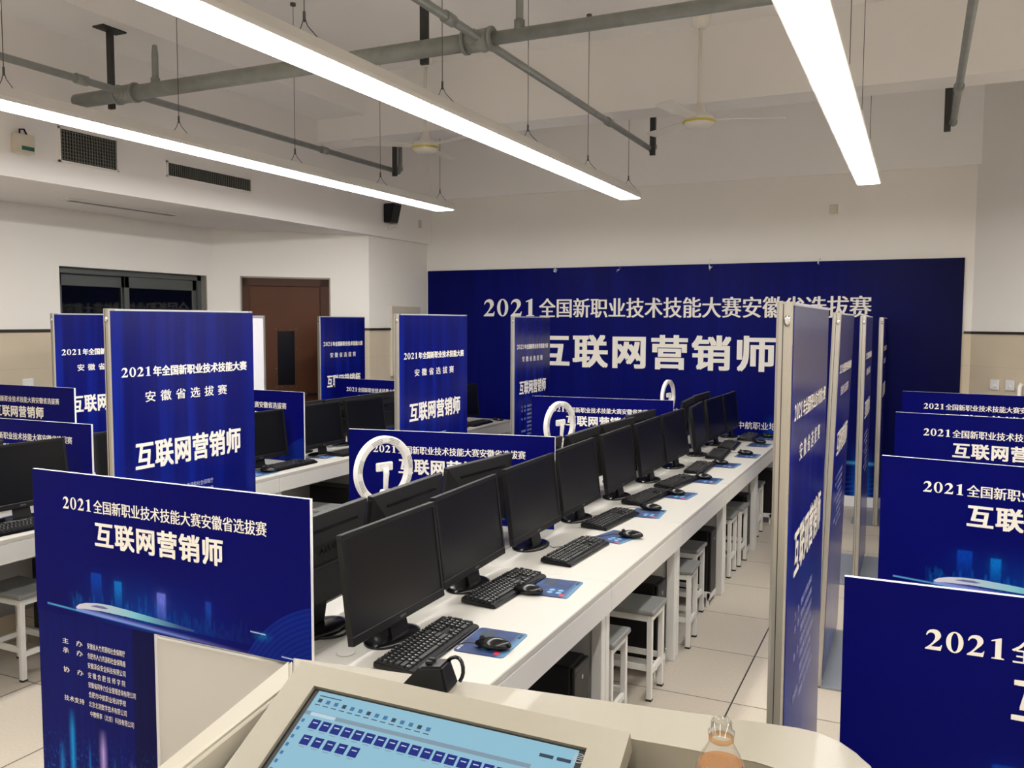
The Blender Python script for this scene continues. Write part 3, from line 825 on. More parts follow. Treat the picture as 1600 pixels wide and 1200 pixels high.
# ------------------------------------------------------------------ desks
def desk(xf, xb, y0, y1, label, panel_y0=True, group='white computer desks', tower=None, end_panel=False):
    """xf: x of the sitting edge, xb: x of the edge at the row's spine"""
    s = 1 if xf > xb else -1
    D = thing('computer_desk', label, 'desk', ((xf + xb) / 2, (y0 + y1) / 2, 0), 0, group)
    wx, wy = abs(xf - xb) / 2, (y1 - y0) / 2
    f = wx * s
    bm = B(); box(bm, (-wx, -wy + .0015, .695), (wx, wy - .0015, .72), .003, 1); obj('tabletop', bm, 'desk_white', D)
    bm = B(); box(bm, (f, -wy + .002, .60), (f - s * .02, wy - .002, .695), .002, 1); obj('apron', bm, 'steel_white', D)
    for fx in (f, -f):
        for yy in (-wy + .003, wy - .048):
            bm = B(); sg = 1 if fx > 0 else -1
            box(bm, (fx - sg * (.022 if fx == f else .002), yy, 0), (fx - sg * .067, yy + .045, .695), .003, 1); box(bm, (fx - sg * .03, yy + .008, 0), (fx - sg * .06, yy + .037, .004))
            obj('leg', bm, 'steel_white', D)
    for yy in (-wy + .006, wy - .036):
        bm = B(); box(bm, (-wx + .07, yy, .55), (wx - .07, yy + .03, .695), .002, 1); obj('side_rail', bm, 'steel_white', D)
        bm = B(); box(bm, (-wx + .07, yy + .008, .06), (wx - .07, yy + .022, .55)); obj('side_panel', bm, 'desk_panel', D)
    bm = B(); box(bm, (-f + s * .012, -wy + .05, .15), (-f + s * .026, wy - .05, .69)); obj('back_panel', bm, 'desk_panel', D)
    if end_panel:
        bm = B(); box(bm, (-wx, -wy - .014, .01), (wx, -wy + .001, .715), .002, 1); obj('end_panel', bm, 'desk_white', D)
    bm = B()
    if tower:
        ty = tower - (y0 + y1) / 2
        for yy in (ty - .1, ty + .085): box(bm, (f - s * .045, yy, .055), (f - s * .50, yy + .015, .09))
        box(bm, (f - s * .045, ty - .1, .04), (f - s * .06, ty + .1, .085)); box(bm, (f - s * .06, ty - .09, .06), (f - s * .5, ty + .09, .066))
        for yy in (ty - .1, ty + .085): box(bm, (f - s * .05, yy, 0), (f - s * .065, yy + .015, .06))
        for yy in (ty - .1, ty + .085): box(bm, (f - s * .485, yy, 0), (f - s * .5, yy + .015, .06))
        obj('tower_cradle', bm, 'steel_white', D)
    else: bm.free()
    return D

def tower(x_, y_, face, label):
    T = thing('computer_tower', label, 'computer tower', (x_, y_, .067), 0 if face > 0 else PI, 'computer towers under the desks')
    bm = B(); box(bm, (-.38, -.08, 0), (0, .08, .40), .008); obj('case', bm, 'black_plastic', T)
    bm = B(); box(bm, (0, -.078, .004), (.016, .078, .396), .006); fp = obj('front_panel', bm, 'black_plastic', T)
    bm = B(); lathe(bm, ((.009, 0), (.009, .003)), 14); bmesh.ops.rotate(bm, verts=bm.verts, matrix=Matrix.Rotation(PI / 2, 3, 'Y')); bmesh.ops.translate(bm, verts=bm.verts, vec=(.016, 0, .34)); obj('power_button', bm, 'logo_grey', fp)
    bm = B(); box(bm, (.016, -.065, .36), (.0175, .065, .375)); obj('drive_slot', bm, 'bracket', fp)

ORD = ['first', 'second', 'third', 'fourth', 'fifth', 'sixth', 'seventh', 'eighth', 'ninth', 'tenth', 'eleventh']
ys = [2.03, 3.23, 4.365, 5.57, 6.79, 8.03]
for k in range(5):
    desk(-1.075, -1.668, ys[k], ys[k + 1], f'{ORD[k]} white desk from the camera, aisle side of the main row', tower=ys[k + 1] - .21, end_panel=k == 0)
    desk(-2.265, -1.672, ys[k], ys[k + 1], f'{ORD[k]} white desk from the camera, far side of the main row', end_panel=k == 0)
    tower(-1.135, ys[k + 1] - .21, 1, f'{ORD[k]} black computer tower from the camera under the main row')
y2 = [2.25, 3.4, 4.565, 5.765, 6.985, 8.25]
for k in range(5):
    desk(-3.87, -4.463, y2[k], y2[k + 1], f'{ORD[k]} white desk from the camera, near side of the left row', tower=(y2[k + 1] - .25) if k in (0, 2, 3) else None)
    desk(-5.06, -4.467, y2[k], y2[k + 1], f'{ORD[k]} white desk from the camera, wall side of the left row')
for k in (0, 2, 3):
    tower(-3.93, y2[k + 1] - .25, 1, f'{("black computer tower under the near end of the left row", "", "black computer tower under the left row beyond the big panel", "black computer tower under the far part of the left row")[k]}')

# ------------------------------------------------------------------ stools
def make_stool(loc, rz, label):
    S = thing('stool', label, 'stool', loc, rz, 'grey-topped white stools')
    bm = B(); box(bm, (-.17, -.12, .405), (.17, .12, .43), .009, 2); obj('seat', bm, ['stool_grey'], S)
    bm = B()
    for a, b_ in (((-.155, -.105), (.155, -.085)), ((-.155, .085), (.155, .105)), ((-.155, -.085), (-.135, .085)), ((.135, -.085), (.155, .085))): box(bm, (a[0], a[1], .375), (b_[0], b_[1], .405))
    obj('seat_frame', bm, 'steel_white', S)
    for sx_ in (-1, 1):
        for sy_ in (-1, 1):
            bm = B(); cx, cy = sx_ * .145, sy_ * .095; box(bm, (cx - .0125, cy - .0125, .008), (cx + .0125, cy + .0125, .405), .002, 1); lg = obj('leg', bm, 'steel_white', S)
            bm = B(); box(bm, (cx - .0135, cy - .0135, 0), (cx + .0135, cy + .0135, .01)); obj('rubber_foot', bm, 'rubber', lg)
    for a, b_, z_ in (((-.133, -.103), (.133, -.087), .14), ((-.133, .087), (.133, .103), .14), ((-.153, -.083), (-.137, .083), .12), ((.137, -.083), (.153, .083), .12)):
        bm = B(); box(bm, (a[0], a[1], z_), (b_[0], b_[1], z_ + .025)); obj('stretcher', bm, 'steel_white', S)
    return S
st0 = make_stool((-1.262, 3.44, 0), 0, 'first stool from the camera on the right side, half hidden by a desk leg')
for x_, y_, rz, lab in ((-1.225, 3.905, 0, 'second stool from the camera on the right side, pulled out with its legs in view'),
                        (-1.225, 4.62, R(3), 'third stool from the camera along the right side of the main row'),
                        (-1.29, 5.06, 0, 'fourth stool from the camera along the right side of the main row'),
                        (-1.28, 6.03, 0, 'fifth stool from the camera along the right side of the main row'),
                        (-1.265, 6.345, R(-2), 'sixth stool from the camera along the right side of the main row'),
                        (-1.30, 7.30, 0, 'farthest stool under the right side of the main row'),
                        (-4.03, 2.80, R(0), 'grey stool at the left picture edge under the left desk row'),
                        (-3.87, 4.97, R(6), 'grey stool under the left row, seen between big panel and ring light')):
    dup(st0, (x_, y_, 0), rz, lab)

# ------------------------------------------------------------------ monitors
def make_monitor(loc, rz, label):
    T = thing('monitor', label, 'monitor', loc, rz, 'black computer monitors')
    W2, H, zb = .2725, .335, .066
    def tl(bm): bmesh.ops.rotate(bm, verts=bm.verts, matrix=Matrix.Rotation(R(-7), 3, 'Y'), cent=(0, 0, zb))
    bm = B()
    for a, b_ in (((-W2, zb), (W2, zb + .028)), ((-W2, zb + H - .015), (W2, zb + H)), ((-W2, zb + .028), (-W2 + .015, zb + H - .015)), ((W2 - .015, zb + .028), (W2, zb + H - .015))):
        box(bm, (-.022, a[0], a[1]), (.0, b_[0], b_[1]), .0015, 1)
    tl(bm); bz = obj('bezel', bm, 'black_plastic', T)
    bm = B(); box(bm, (-.02, -W2 + .014, zb + .027), (-.003, W2 - .014, zb + H - .014)); tl(bm); obj('screen', bm, 'screen', T)
    bm = B()
    hexa(bm, [(-.05, -.2, zb + .03), (-.022, -W2 + .002, zb + .002), (-.022, W2 - .002, zb + .002), (-.05, .2, zb + .03),
              (-.05, -.2, zb + H - .09), (-.022, -W2 + .002, zb + H - .002), (-.022, W2 - .002, zb + H - .002), (-.05, .2, zb + H - .09)])
    box(bm, (-.062, -.12, zb + .04), (-.045, .12, zb + .17), .006)
    bmesh.ops.recalc_face_normals(bm, faces=bm.faces)
    tl(bm); sh = obj('back_shell', bm, 'back_shell', T)
    bm = B(); hexa(bm, [(-.0405, -.19, zb + H - .052), (-.034, -.19, zb + H - .052), (-.034, .19, zb + H - .052), (-.0405, .19, zb + H - .052),
                        (-.0375, -.19, zb + H - .042), (-.031, -.19, zb + H - .042), (-.031, .19, zb + H - .042), (-.0375, .19, zb + H - .042)]); tl(bm); obj('vent_slot_shade', bm, 'logo_dark', sh)  # raised dark bar; the shade of a recessed slot is put into its colour
    bm = B(); hexa(bm, [(-.035, -.035, .02), (-.01, -.05, .015), (-.01, .05, .015), (-.035, .035, .02), (-.06, -.035, .17), (-.045, -.045, .17), (-.045, .045, .17), (-.06, .035, .17)])
    obj('stand_neck', bm, 'black_plastic', T)
    bm = B(); lathe(bm, ((.1, 0), (.1, .008), (.085, .013), (.03, .018)), 28); bmesh.ops.scale(bm, verts=bm.verts, vec=(.79, 1.2, 1)); bmesh.ops.translate(bm, verts=bm.verts, vec=(-.042, 0, .0)); obj('stand_base', bm, 'black_gloss', T)
    lo = lettering('logo_lettering', 'ASUS', bz, (.001, -.016, zb + .010), FACE_E, .032, .008, mat='logo_grey', style='bold', res=1)
    lo2 = lettering('logo_lettering', 'ASUS', sh, (-.0405, .05, zb + H - .105), FACE_W, .10, .026, mat='logo_dark', style='bold', res=1)
    tilt = Matrix.Translation((0, 0, zb)) @ Matrix.Rotation(R(-7), 4, 'Y') @ Matrix.Translation((0, 0, -zb))
    for q_, p_, e_ in ((lo, (.001, -.016, zb + .010), FACE_E), (lo2, (-.0512, .05, zb + H - .125), FACE_W)):
        q_.matrix_basis = tilt @ Matrix.Translation(p_) @ Matrix.Rotation(e_[2], 4, 'Z') @ Matrix.Rotation(e_[0], 4, 'X')
    return T
FRONT = [(-1.487, 2.345, 0), (-1.527, 2.945, R(2)), (-1.548, 3.60, 0), (-1.56, 4.215, 0), (-1.552, 4.86, 0), (-1.535, 5.46, 0), (-1.525, 6.06, R(-2)),
         (-1.505, 6.70, R(4)), (-1.51, 7.34, R(-2)), (-1.495, 7.91, 0)]
mon0 = make_monitor((-1.487, 2.345, .72), 0, 'nearest black monitor, largest in view, screen facing the aisle')
for k, (x_, y_, a) in enumerate(FRONT[1:]):
    dup(mon0, (x_, y_, .72), a, f'{ORD[k + 1]} black monitor from the camera on the aisle side of the main row')
for k, (x_, y_, a) in enumerate([(-1.80, 2.30, R(3)), (-1.815, 2.865, R(2)), (-1.83, 3.52, R(-6)), (-1.83, 4.20, R(-3)), (-1.79, 4.755, 0), (-1.765, 5.33, R(-5)), (-1.78, 5.90, R(-5)), (-1.74, 7.10, R(4)), (-1.77, 7.72, R(-2))]):
    dup(mon0, (x_ - .03, y_, .72), PI + a, f'{ORD[k]} monitor from the camera showing its back in the main row')
for x_, y_, a, lab in ((-4.16, 2.93, R(-3), 'near left monitor cut by the left picture edge, before a booth board'),
                       (-4.15, 3.66, 0, 'dark monitor squeezed between the big left panel and the near left board'),
                       (-4.13, 4.69, R(-3), 'left-row monitor directly before the booth board by the door'),
                       (-4.13, 5.40, R(2), 'left-row monitor just right of the booth board by the door'),
                       (-4.11, 5.97, 0, 'left-row monitor just above the left end of the second booth board'),
                       (-4.11, 7.67, R(-4), 'far left-row monitor seen between two tall panels'),
                       ):
    dup(mon0, (x_, y_, .72), a, lab)
for x_, y_, a, lab in ((-4.46, 2.72, R(-4), 'back-turned monitor behind the near left monitor'),
                       (-4.44, 4.40, R(-3), 'back-turned monitor edge behind the big left panel'),
                       (-4.42, 5.42, 0, 'back-turned monitor in the left row right of the board by the door'),
                       (-4.38, 5.93, 0, 'back-turned monitor in the left row below the far booth board'),
                       (-4.38, 6.485, R(-2), 'back-turned monitor in the left row beside the middle tall panel')):
    dup(mon0, (x_, y_, .72), PI + a, lab)

# ------------------------------------------------------------------ keyboards, mice, pads
def make_keyboard(loc, rz, label):
    K = thing('keyboard', label, 'keyboard', loc, rz, 'black keyboards')
    bm = B(); hexa(bm, [(-.072, -.222, .006), (.072, -.222, .0), (.072, .222, .0), (-.072, .222, .006), (-.070, -.220, .026), (.070, -.220, .014), (.070, .220, .014), (-.070, .220, .026)])
    bmesh.ops.bevel(bm, geom=bm.edges[:], offset=.004, segments=2, affect='EDGES'); body = obj('case', bm, 'black_gloss', K)
    def ztop(x_): return .020 - x_ / .14 * .012
    blocks = {'letter_keys': B(), 'arrow_keys': B(), 'navigation_keys': B(), 'number_keys': B()}
    pr = B()
    def key(blk, u, row, w_=1.0, h_=1.0):
        x_ = -.045 + row * .0192; y0 = -.212 + u * .0192
        z_ = ztop(x_ + .01)
        bm = blocks[blk]
        a, b_ = (x_ + .0008, y0 + .0008), (x_ + .0192 * h_ - .0012, y0 + .0192 * w_ - .0012)
        hexa(bm, [(a[0], a[1], z_ - .004), (b_[0], a[1], z_ - .006), (b_[0], b_[1], z_ - .006), (a[0], b_[1], z_ - .004),
                  (a[0] + .002, a[1] + .003, z_ + .007), (b_[0] - .003, a[1] + .003, z_ + .0055), (b_[0] - .003, b_[1] - .003, z_ + .0055), (a[0] + .002, b_[1] - .003, z_ + .007)])
        if w_ < 1.6:
            q = (a[0] + .004, a[1] + .005)
            vs = [pr.verts.new(p) for p in ((q[0], q[1], z_ + .0073), (q[0] + .0045, q[1], z_ + .0070), (q[0] + .0045, q[1] + .003, z_ + .0070), (q[0], q[1] + .003, z_ + .0073))]; pr.faces.new(vs)
    for u in list(range(1)) + [2, 3, 4, 5] + [6.5, 7.5, 8.5, 9.5] + [11, 12, 13, 14]: key('letter_keys', u, -1)
    for row in range(4):
        off = (0, 1.5, 1.75, 2.25)[row]; n = (13, 12, 11, 10)[row]
        if row: key('letter_keys', 0, row, off)
        for i in range(n): key('letter_keys', off + i, row)
        key('letter_keys', off + n, row, 15 - off - n)
    for u, w_ in ((0, 1.25), (1.25, 1.25), (2.5, 1.25), (3.75, 6.25), (10, 1.25), (11.25, 1.25), (12.5, 1.25), (13.75, 1.25)): key('letter_keys', u, 4, w_)
    for row in (-1, 0, 1):
        for i in range(3): key('navigation_keys', 15.3 + i, row)
    key('arrow_keys', 16.3, 3)
    for i in range(3): key('arrow_keys', 15.3 + i, 4)
    for row in range(4):
        for i in range(3): key('number_keys', 18.6 + i, row)
    key('number_keys', 18.6, 4, 2); key('number_keys', 20.6, 4)
    key('number_keys', 21.6, 0, .9); key('number_keys', 21.6, 1, .9, 2); key('number_keys', 21.6, 3, .9, 2)
    for nme, bm in blocks.items(): obj(nme, bm, 'keycap', K)
    o = obj('key_legends', pr, 'key_print', K)
    bm = B(); tube(bm, [(-.07, .05, .012), (-.10, .06, .006), (-.13, .03, .004), (-.155, .05, .004)], .0018, 6); obj('cord', bm, 'black_plastic', K)
    return K
KB = [(-1.372, 2.316, R(2)), (-1.41, 2.955, R(-2)), (-1.355, 3.57, R(-3)), (-1.42, 4.245, R(-5)), (-1.41, 4.875, R(-6)), (-1.375, 5.43, R(-7)), (-1.368, 6.04, R(2)), (-1.385, 6.74, R(4)), (-1.405, 7.27, R(4)), (-1.35, 7.88, R(1))]
kb0 = make_keyboard((*KB[0][:2], .72), KB[0][2], 'nearest black keyboard, in front of the largest monitor')
for k, (x_, y_, a) in enumerate(KB[1:]):
    dup(kb0, (x_, y_, .72), a, f'{ORD[k + 1]} black keyboard from the camera on the main row')
dup(kb0, (-3.985, 2.86, .72), R(-4), 'black keyboard with pale legends at the left picture edge')
dup(kb0, (-4.02, 4.86, .72), R(-1), 'black keyboard before the monitor by the big left panel')
dup(kb0, (-4.0, 5.60, .72), R(-3), 'black keyboard in the left row, just left of the second booth board')
dup(kb0, (-4.0, 7.72, .72), R(2), 'black keyboard on the far left row seen between two tall panels')

def make_mouse(loc, rz, label):
    Q = thing('computer_mouse', label, 'mouse', loc, rz, 'black computer mice')
    bm = B()
    bmesh.ops.create_uvsphere(bm, u_segments=20, v_segments=14, radius=1)
    for v in bm.verts:
        x_, y_, z_ = v.co
        w_ = .030 * (1 - .12 * max(0, -x_)); z2 = (z_ * (.024 if z_ > 0 else .012)) * (1 - .25 * max(0, -x_)) + .012
        v.co = (x_ * .061, y_ * w_ * 1.08, max(z2, 0.0008))
    for f in bm.faces: f.smooth = True
    sh = obj('shell', bm, 'black_gloss', Q)
    bm = B(); tube(bm, [(-.036, -.004, .0295), (-.036, .004, .0295)], .009, 12); obj('scroll_wheel', bm, 'rubber', Q)
    bm = B(); tube(bm, [(-.052, 0, .01), (-.09, .004, .008), (-.13, -.03, .004), (-.17, -.06, .004), (-.21, -.05, .004)], .0016, 6); obj('cord', bm, 'black_plastic', Q)
    return Q
MS = [(-1.185, 2.392), (-1.315, 2.95), (-1.22, 3.945), (-1.305, 4.585), (-1.29, 5.06), (-1.262, 5.66), (-1.285, 6.31), (-1.205, 6.87), (-1.215, 7.585), (-1.205, 8.0)]
PADS = [(-1.215, 2.44, 3), (-1.25, 3.06, 4), (-1.285, 3.93, -14), (-1.30, 4.50, 4), (-1.27, 5.06, -4), (-1.225, 5.62, -2), (-1.235, 6.29, -4), (-1.175, 6.82, -1), (-1.195, 7.46, -2), (-1.20, 7.92, 0)]
def pad_mesh():
    bm = B(); n = 4; rc = .012; pts = []
    x0, x1, y0, y1 = -.085, .085, -.11, .11
    for cx, cy, a0 in ((x1 - rc, y0 + rc, -PI / 2), (x1 - rc, y1 - rc, 0), (x0 + rc, y1 - rc, PI / 2), (x0 + rc, y0 + rc, PI)):
        pts += [(cx + rc * math.cos(a0 + k * PI / 2 / n), cy + rc * math.sin(a0 + k * PI / 2 / n)) for k in range(n + 1)]
    prism(bm, pts, 0, .003)
    return bm
pad0 = thing('mouse_pad', 'nearest blue printed mouse pad, beside the first keyboard', 'mouse pad', (*PADS[0][:2], .72), R(PADS[0][2]), 'blue mouse pads')
po_ = obj('cloth', pad_mesh(), 'mouse_pad', pad0)
lettering('pad_lettering', 'ASUS', po_, (-.07, -.10, .0034), (0, 0, PI / 2), .04, .010, style='bold', res=1)
lettering('pad_lettering', '技艺', po_, (.078, .055, .0034), (0, 0, PI / 2), .04, .012, mat='logo_dark', style='bold', res=1)
for k, (x_, y_, a) in enumerate(PADS[1:]):
    dup(pad0, (x_, y_, .72), R(a), f'{ORD[k + 1]} blue mouse pad from the camera on the main row')
dup(pad0, (-4.09, 5.35, .72), R(5), 'blue mouse pad in the left row without a mouse, by the door board')
dup(pad0, (-4.02, 4.54, .72), R(0), 'blue mouse pad peeking out beside the big left panel')
ms0 = make_mouse((*MS[0], .723), R(8), 'nearest black mouse on its blue pad')
for k, (x_, y_) in enumerate(MS[1:]):
    # a mouse rests on its pad or on the bare desk
    px_, py_, _ = PADS[k + 1]
    on = abs(x_ - px_) < .085 and abs(y_ - py_) < .11
    dup(ms0, (x_, y_, .723 if on else .72), R(random.uniform(-10, 14)), f'{ORD[k + 1]} black mouse from the camera on the main row')
dup(ms0, (-4.0, 4.60, .723), R(8), 'black mouse left of the keyboard by the big left panel')
dup(ms0, (-3.99, 7.38, .72), R(5), 'black mouse on the far left row between two tall panels, near one')
dup(ms0, (-3.96, 8.10, .72), R(5), 'black mouse on the far left row between two tall panels, far one')

# loose black cables on the main desk behind the nearest monitor
def cable(pts, label, r=.0045):
    c = bpy.data.curves.new('c', 'CURVE'); c.dimensions = '3D'
    # smooth the polyline by Catmull-Rom before building the tube
    P_ = [Vector(p) for p in pts]; out = []
    for i in range(len(P_) - 1):
        p0, p1, p2, p3 = P_[max(i - 1, 0)], P_[i], P_[i + 1], P_[min(i + 2, len(P_) - 1)]
        for k in range(6):
            t_ = k / 6
            out.append(.5 * ((2 * p1) + (p2 - p0) * t_ + (2 * p0 - 5 * p1 + 4 * p2 - p3) * t_ * t_ + (3 * p1 - p0 - 3 * p2 + p3) * t_ ** 3))
    out.append(P_[-1]); bpy.data.curves.remove(c)
    bm = B(); tube(bm, out, r, 8); o = obj('power_cable', bm, 'black_plastic'); tag(o, label, 'cable')
cable([(-1.85, 2.20, .80), (-1.845, 2.19, .74), (-1.83, 2.24, .7255), (-1.77, 2.32, .7255), (-1.70, 2.33, .7255), (-1.68, 2.27, .7255), (-1.74, 2.22, .7255), (-1.83, 2.26, .733), (-1.86, 2.33, .7255)], 'black cable coiled on the desk behind the nearest monitor')
cable([(-1.86, 2.28, .85), (-1.90, 2.24, .80), (-1.90, 2.22, .74), (-1.92, 2.19, .7255), (-1.96, 2.16, .7255)], 'black cable dropping from the nearest back-turned monitor')
bm = B(); lathe(bm, ((.03, 0), (.03, .002), (.026, .004)), 24); g = obj('desk_grommet', bm, 'desk_white', None, (-1.585, 2.165, .72)); tag(g, 'round white cable grommet in the desk below the nearest monitor', 'grommet')

# ------------------------------------------------------------------ ring lights
def make_ring(loc, rz, label):
    G = thing('ring_light', label, 'ring light', loc, rz, 'white ring lights')
    zc = .388; ro, ri = .150, .118
    bm = B(); n = 64
    prof = [(ro, -.012), (ro, .010), (ro - .006, .014), (ri + .006, .014), (ri, .010), (ri, -.012), (ri + .004, -.014), (ro - .004, -.014)]
    rings = []
    for k in range(n):
        a = 2 * PI * k / n
        rings.append([bm.verts.new((h_, r_ * math.cos(a), zc + r_ * math.sin(a))) for r_, h_ in prof])
    for k in range(n):
        a, b_ = rings[k], rings[(k + 1) % n]
        for i in range(len(prof)): bm.faces.new([a[i], b_[i], b_[(i + 1) % len(prof)], a[(i + 1) % len(prof)]])
    bmesh.ops.recalc_face_normals(bm, faces=bm.faces); ring = obj('ring', bm, 'ring_white', G)
    for ca in (70, 110, 168, 205, 335, 12):
        bm = B()
        for rr in (.127, .134, .141):
            pts = [(.0147, rr * math.cos(R(ca + q)), zc + rr * math.sin(R(ca + q))) for q in range(-13, 14, 3)]
            for p, q in zip(pts, pts[1:]):
                u = Vector((0, p[1], p[2] - zc)).normalized() * .0012; v = Vector((0, q[1], q[2] - zc)).normalized() * .0012
                bm.faces.new([bm.verts.new(Vector(p) - u), bm.verts.new(Vector(p) + u), bm.verts.new(Vector(q) + v), bm.verts.new(Vector(q) - v)])
        obj('vent_groove', bm, 'ring_groove', ring)
    bm = B(); box(bm, (-.004, -.042, zc - .002), (.012, .042, zc + .036), .005); box(bm, (.012, -.035, zc + .004), (.016, -.022, zc + .03)); box(bm, (.012, .022, zc + .004), (.016, .035, zc + .03)); obj('phone_clamp', bm, 'ring_white', G)
    bm = B(); tube(bm, [(.012, 0, zc + .012), (.018, 0, zc - .01), (.014, 0, zc - .045), (.012, 0, zc - .085)], [.014, .013, .011, .010], 12); tube(bm, [(.012, -.024, zc - .094), (.012, .024, zc - .094)], .013, 12); obj('clamp_arm', bm, 'ring_white', G)
    bm = B(); tube(bm, [(.0, 0, .02), (.0, 0, zc - .15)], .011, 12); tube(bm, [(.0, 0, zc - .17), (.0, 0, zc - .085)], .017, 12); tube(bm, [(0, 0, .10), (0, 0, .16)], .015, 12); obj('stem', bm, 'ring_white', G)
    bm = B(); lathe(bm, ((.085, 0), (.085, .006), (.07, .014), (.018, .022)), 28); obj('base', bm, 'ring_white', G)
    return G
rg = make_ring((-2.078, 3.127, .72), R(-20), 'biggest white ring light, in front of the second booth board')
dup(rg, (-2.014, 5.0, .72), R(-16), 'smaller white ring light before the far booth board of the main row')
dup(rg, (-1.95, 7.333, .72), R(-6), 'distant white ring light seen edge-on above the far booth board')

# ------------------------------------------------------------------ podium
PD = thing('podium', 'beige steel teaching podium in the foreground with a built-in screen', 'podium', (-.6, 1.1, 0))
OX, OY = -.6, 1.1
def loc_(pts): return [(x_ - OX, y_ - OY) for x_, y_ in pts]
back = [(-1.162, 1.405), (-.63, 1.473), (-.25, 1.521), (-.17, 1.530)]
curve = [(-.130, 1.531), (-.098, 1.512), (-.070, 1.482), (-.048, 1.445), (-.03, 1.40), (-.02, 1.34)]
bm = B(); prism(bm, loc_([(-1.15, .72), (-.02, .72), (-.02, 1.34)] + curve[::-1][1:] + back[::-1]), .0, .80); obj('body', bm, 'podium', PD)
bm = B(); prism(bm, loc_([(-1.09, 1.315), (-.36, 1.372), (-.215, 1.383), (-.02, 1.34)] + curve[::-1][1:] + back[::-1]), .80, 1.05, .004); obj('back_ledge', bm, 'podium', PD)
bm = B(); prism(bm, loc_([(-.385, .72), (-.02, .72), (-.02, 1.339), (-.215, 1.382), (-.385, 1.368)]), .80, .99, .003); obj('side_shelf', bm, 'podium_lit', PD)
bm = B()
hexa(bm, [(p[0] - OX, p[1] - OY, p[2]) for p in ((-1.16, .72, .8), (-1.10, .72, .8), (-1.085, 1.30, .8), (-1.165, 1.404, .8), (-1.16, .72, .93), (-1.118, .72, .93), (-1.078, 1.30, 1.052), (-1.164, 1.404, 1.052))])
bmesh.ops.bevel(bm, geom=bm.edges[:], offset=.008, segments=3, affect='EDGES'); obj('side_rim', bm, 'podium_lit', PD)
# tilted screen housing
u_ = Vector((.99787, .05569, -.03404)); v_ = Vector((.03468, -.89418, -.44636)); n_ = u_.cross(v_); n_ = n_ if n_.z > 0 else -n_
o_ = Vector((-1.053 - OX, 1.296 - OY, 1.1))
def hp(a, b_, h=0.0): return o_ + u_ * a + v_ * b_ + n_ * h
SX0, SY0, SX1, SY1 = .0585, .046, .5853, .372
bm = B()
def slab(bm, a0, b0, a1, b1, h0, h1, sk=0.0):
    hexa(bm, [hp(a0, b0, h0), hp(a0 + sk * (b1 - b0), b1, h0), hp(a1 + sk * (b1 - b0), b1, h0), hp(a1, b0, h0), hp(a0, b0, h1), hp(a0 + sk * (b1 - b0), b1, h1), hp(a1 + sk * (b1 - b0), b1, h1), hp(a1, b0, h1)])
slab(bm, 0, 0, .646, SY0, -.045, 0); slab(bm, 0, SY1, .646, SY1 + .05, -.045, 0); slab(bm, 0, SY0, SX0, SY1, -.045, 0); slab(bm, SX1, SY0, .646, SY1, -.045, 0)
bmesh.ops.recalc_face_normals(bm, faces=bm.faces); obj('screen_housing', bm, 'podium', PD)
bm = B(); slab(bm, SX0 + .002, SY0 + .002, SX1 - .002, SY1 - .002, -.02, -.006); bmesh.ops.recalc_face_normals(bm, faces=bm.faces); obj('screen_border', bm, 'black_plastic', PD)
bm = B(); slab(bm, .62, .01, .64, SY1 + .04, -.30, -.045); slab(bm, .02, .01, .04, SY1 + .04, -.30, -.045); bmesh.ops.recalc_face_normals(bm, faces=bm.faces); obj('housing_side', bm, 'black_plastic', PD)
M['lcd'] = glow('lcd_background', srgb(146, 192, 212), .95)
M['lcd_band'] = glow('lcd_band', srgb(132, 154, 170), .95)
M['lcd_blue'] = glow('lcd_thumbnail', srgb(28, 40, 128), .95)
M['lcd_dark'] = glow('lcd_dark', srgb(58, 72, 88), .95)
M['lcd_mid'] = glow('lcd_icon', srgb(72, 120, 165), .95)
M['lcd_white'] = glow('lcd_white', srgb(190, 214, 226), .95)
bx0, by0, bx1, by1 = SX0 + .013, SY0 + .004, SX1 - .012, SY1 - .015
bm = B(); bm.faces.new([bm.verts.new(hp(*p, -.0055)) for p in ((bx0, by0), (bx0, by1), (bx1, by1), (bx1, by0))]); bm.normal_update(); scr = obj('lit_screen', bm, 'lcd', PD)
def q(bm, x0, y0, x1, y1, h=-.0052): bm.faces.new([bm.verts.new(hp(*p, h)) for p in ((x0, y0), (x0, y1), (x1, y1), (x1, y0))])
bm = B(); q(bm, bx0, .0945, .505, .1025); obj('toolbar_band', bm, 'lcd_band', scr)
bm = B(); q(bm, bx0 + .012, .0955, .135, .1025, -.0050); obj('active_tab', bm, 'lcd_white', scr)
def icon(name, m_, *r, h=-.0052):
    bm = B(); q(bm, *r, h); obj(name, bm, m_, scr)
for r0, n, p, y_, hh, dy in ((.0945, 18, .0224, .108, .0195, .0003), (.097, 5, .0241, .141, .0195, 0)):
    for k in range(n):
        x_, yy = r0 + k * p, y_ + k * dy
        icon('thumbnail', 'lcd_blue', x_, yy, x_ + .0178, yy + hh); icon('thumbnail_title', 'lcd_white', x_ + .004, yy + .006, x_ + .014, yy + .008, h=-.0050)
        icon('thumbnail_caption', 'lcd_band', x_ + .003, yy + hh + .003, x_ + .015, yy + hh + .0045)
for k in range(14):
    x_ = .0815 + k * .0172
    icon('toolbar_icon', 'lcd_mid' if k % 3 else 'lcd_dark', x_, .0655 + k * .0005, x_ + .008, .0735 + k * .0005)
    icon('toolbar_caption', 'lcd_dark', x_ - .002, .078 + k * .0005, x_ + .009, .0798 + k * .0005)
for k in range(9): icon('side_icon', 'lcd_mid', bx0 + .003, .112 + k * .017, bx0 + .009, .119 + k * .017)
for k in range(2): icon('window_button', 'lcd_dark', .512 + k * .03, .0705, .536 + k * .03, .077)
icon('window_title', 'lcd_dark', .079, .0585, .125, .0605)
bm = B()
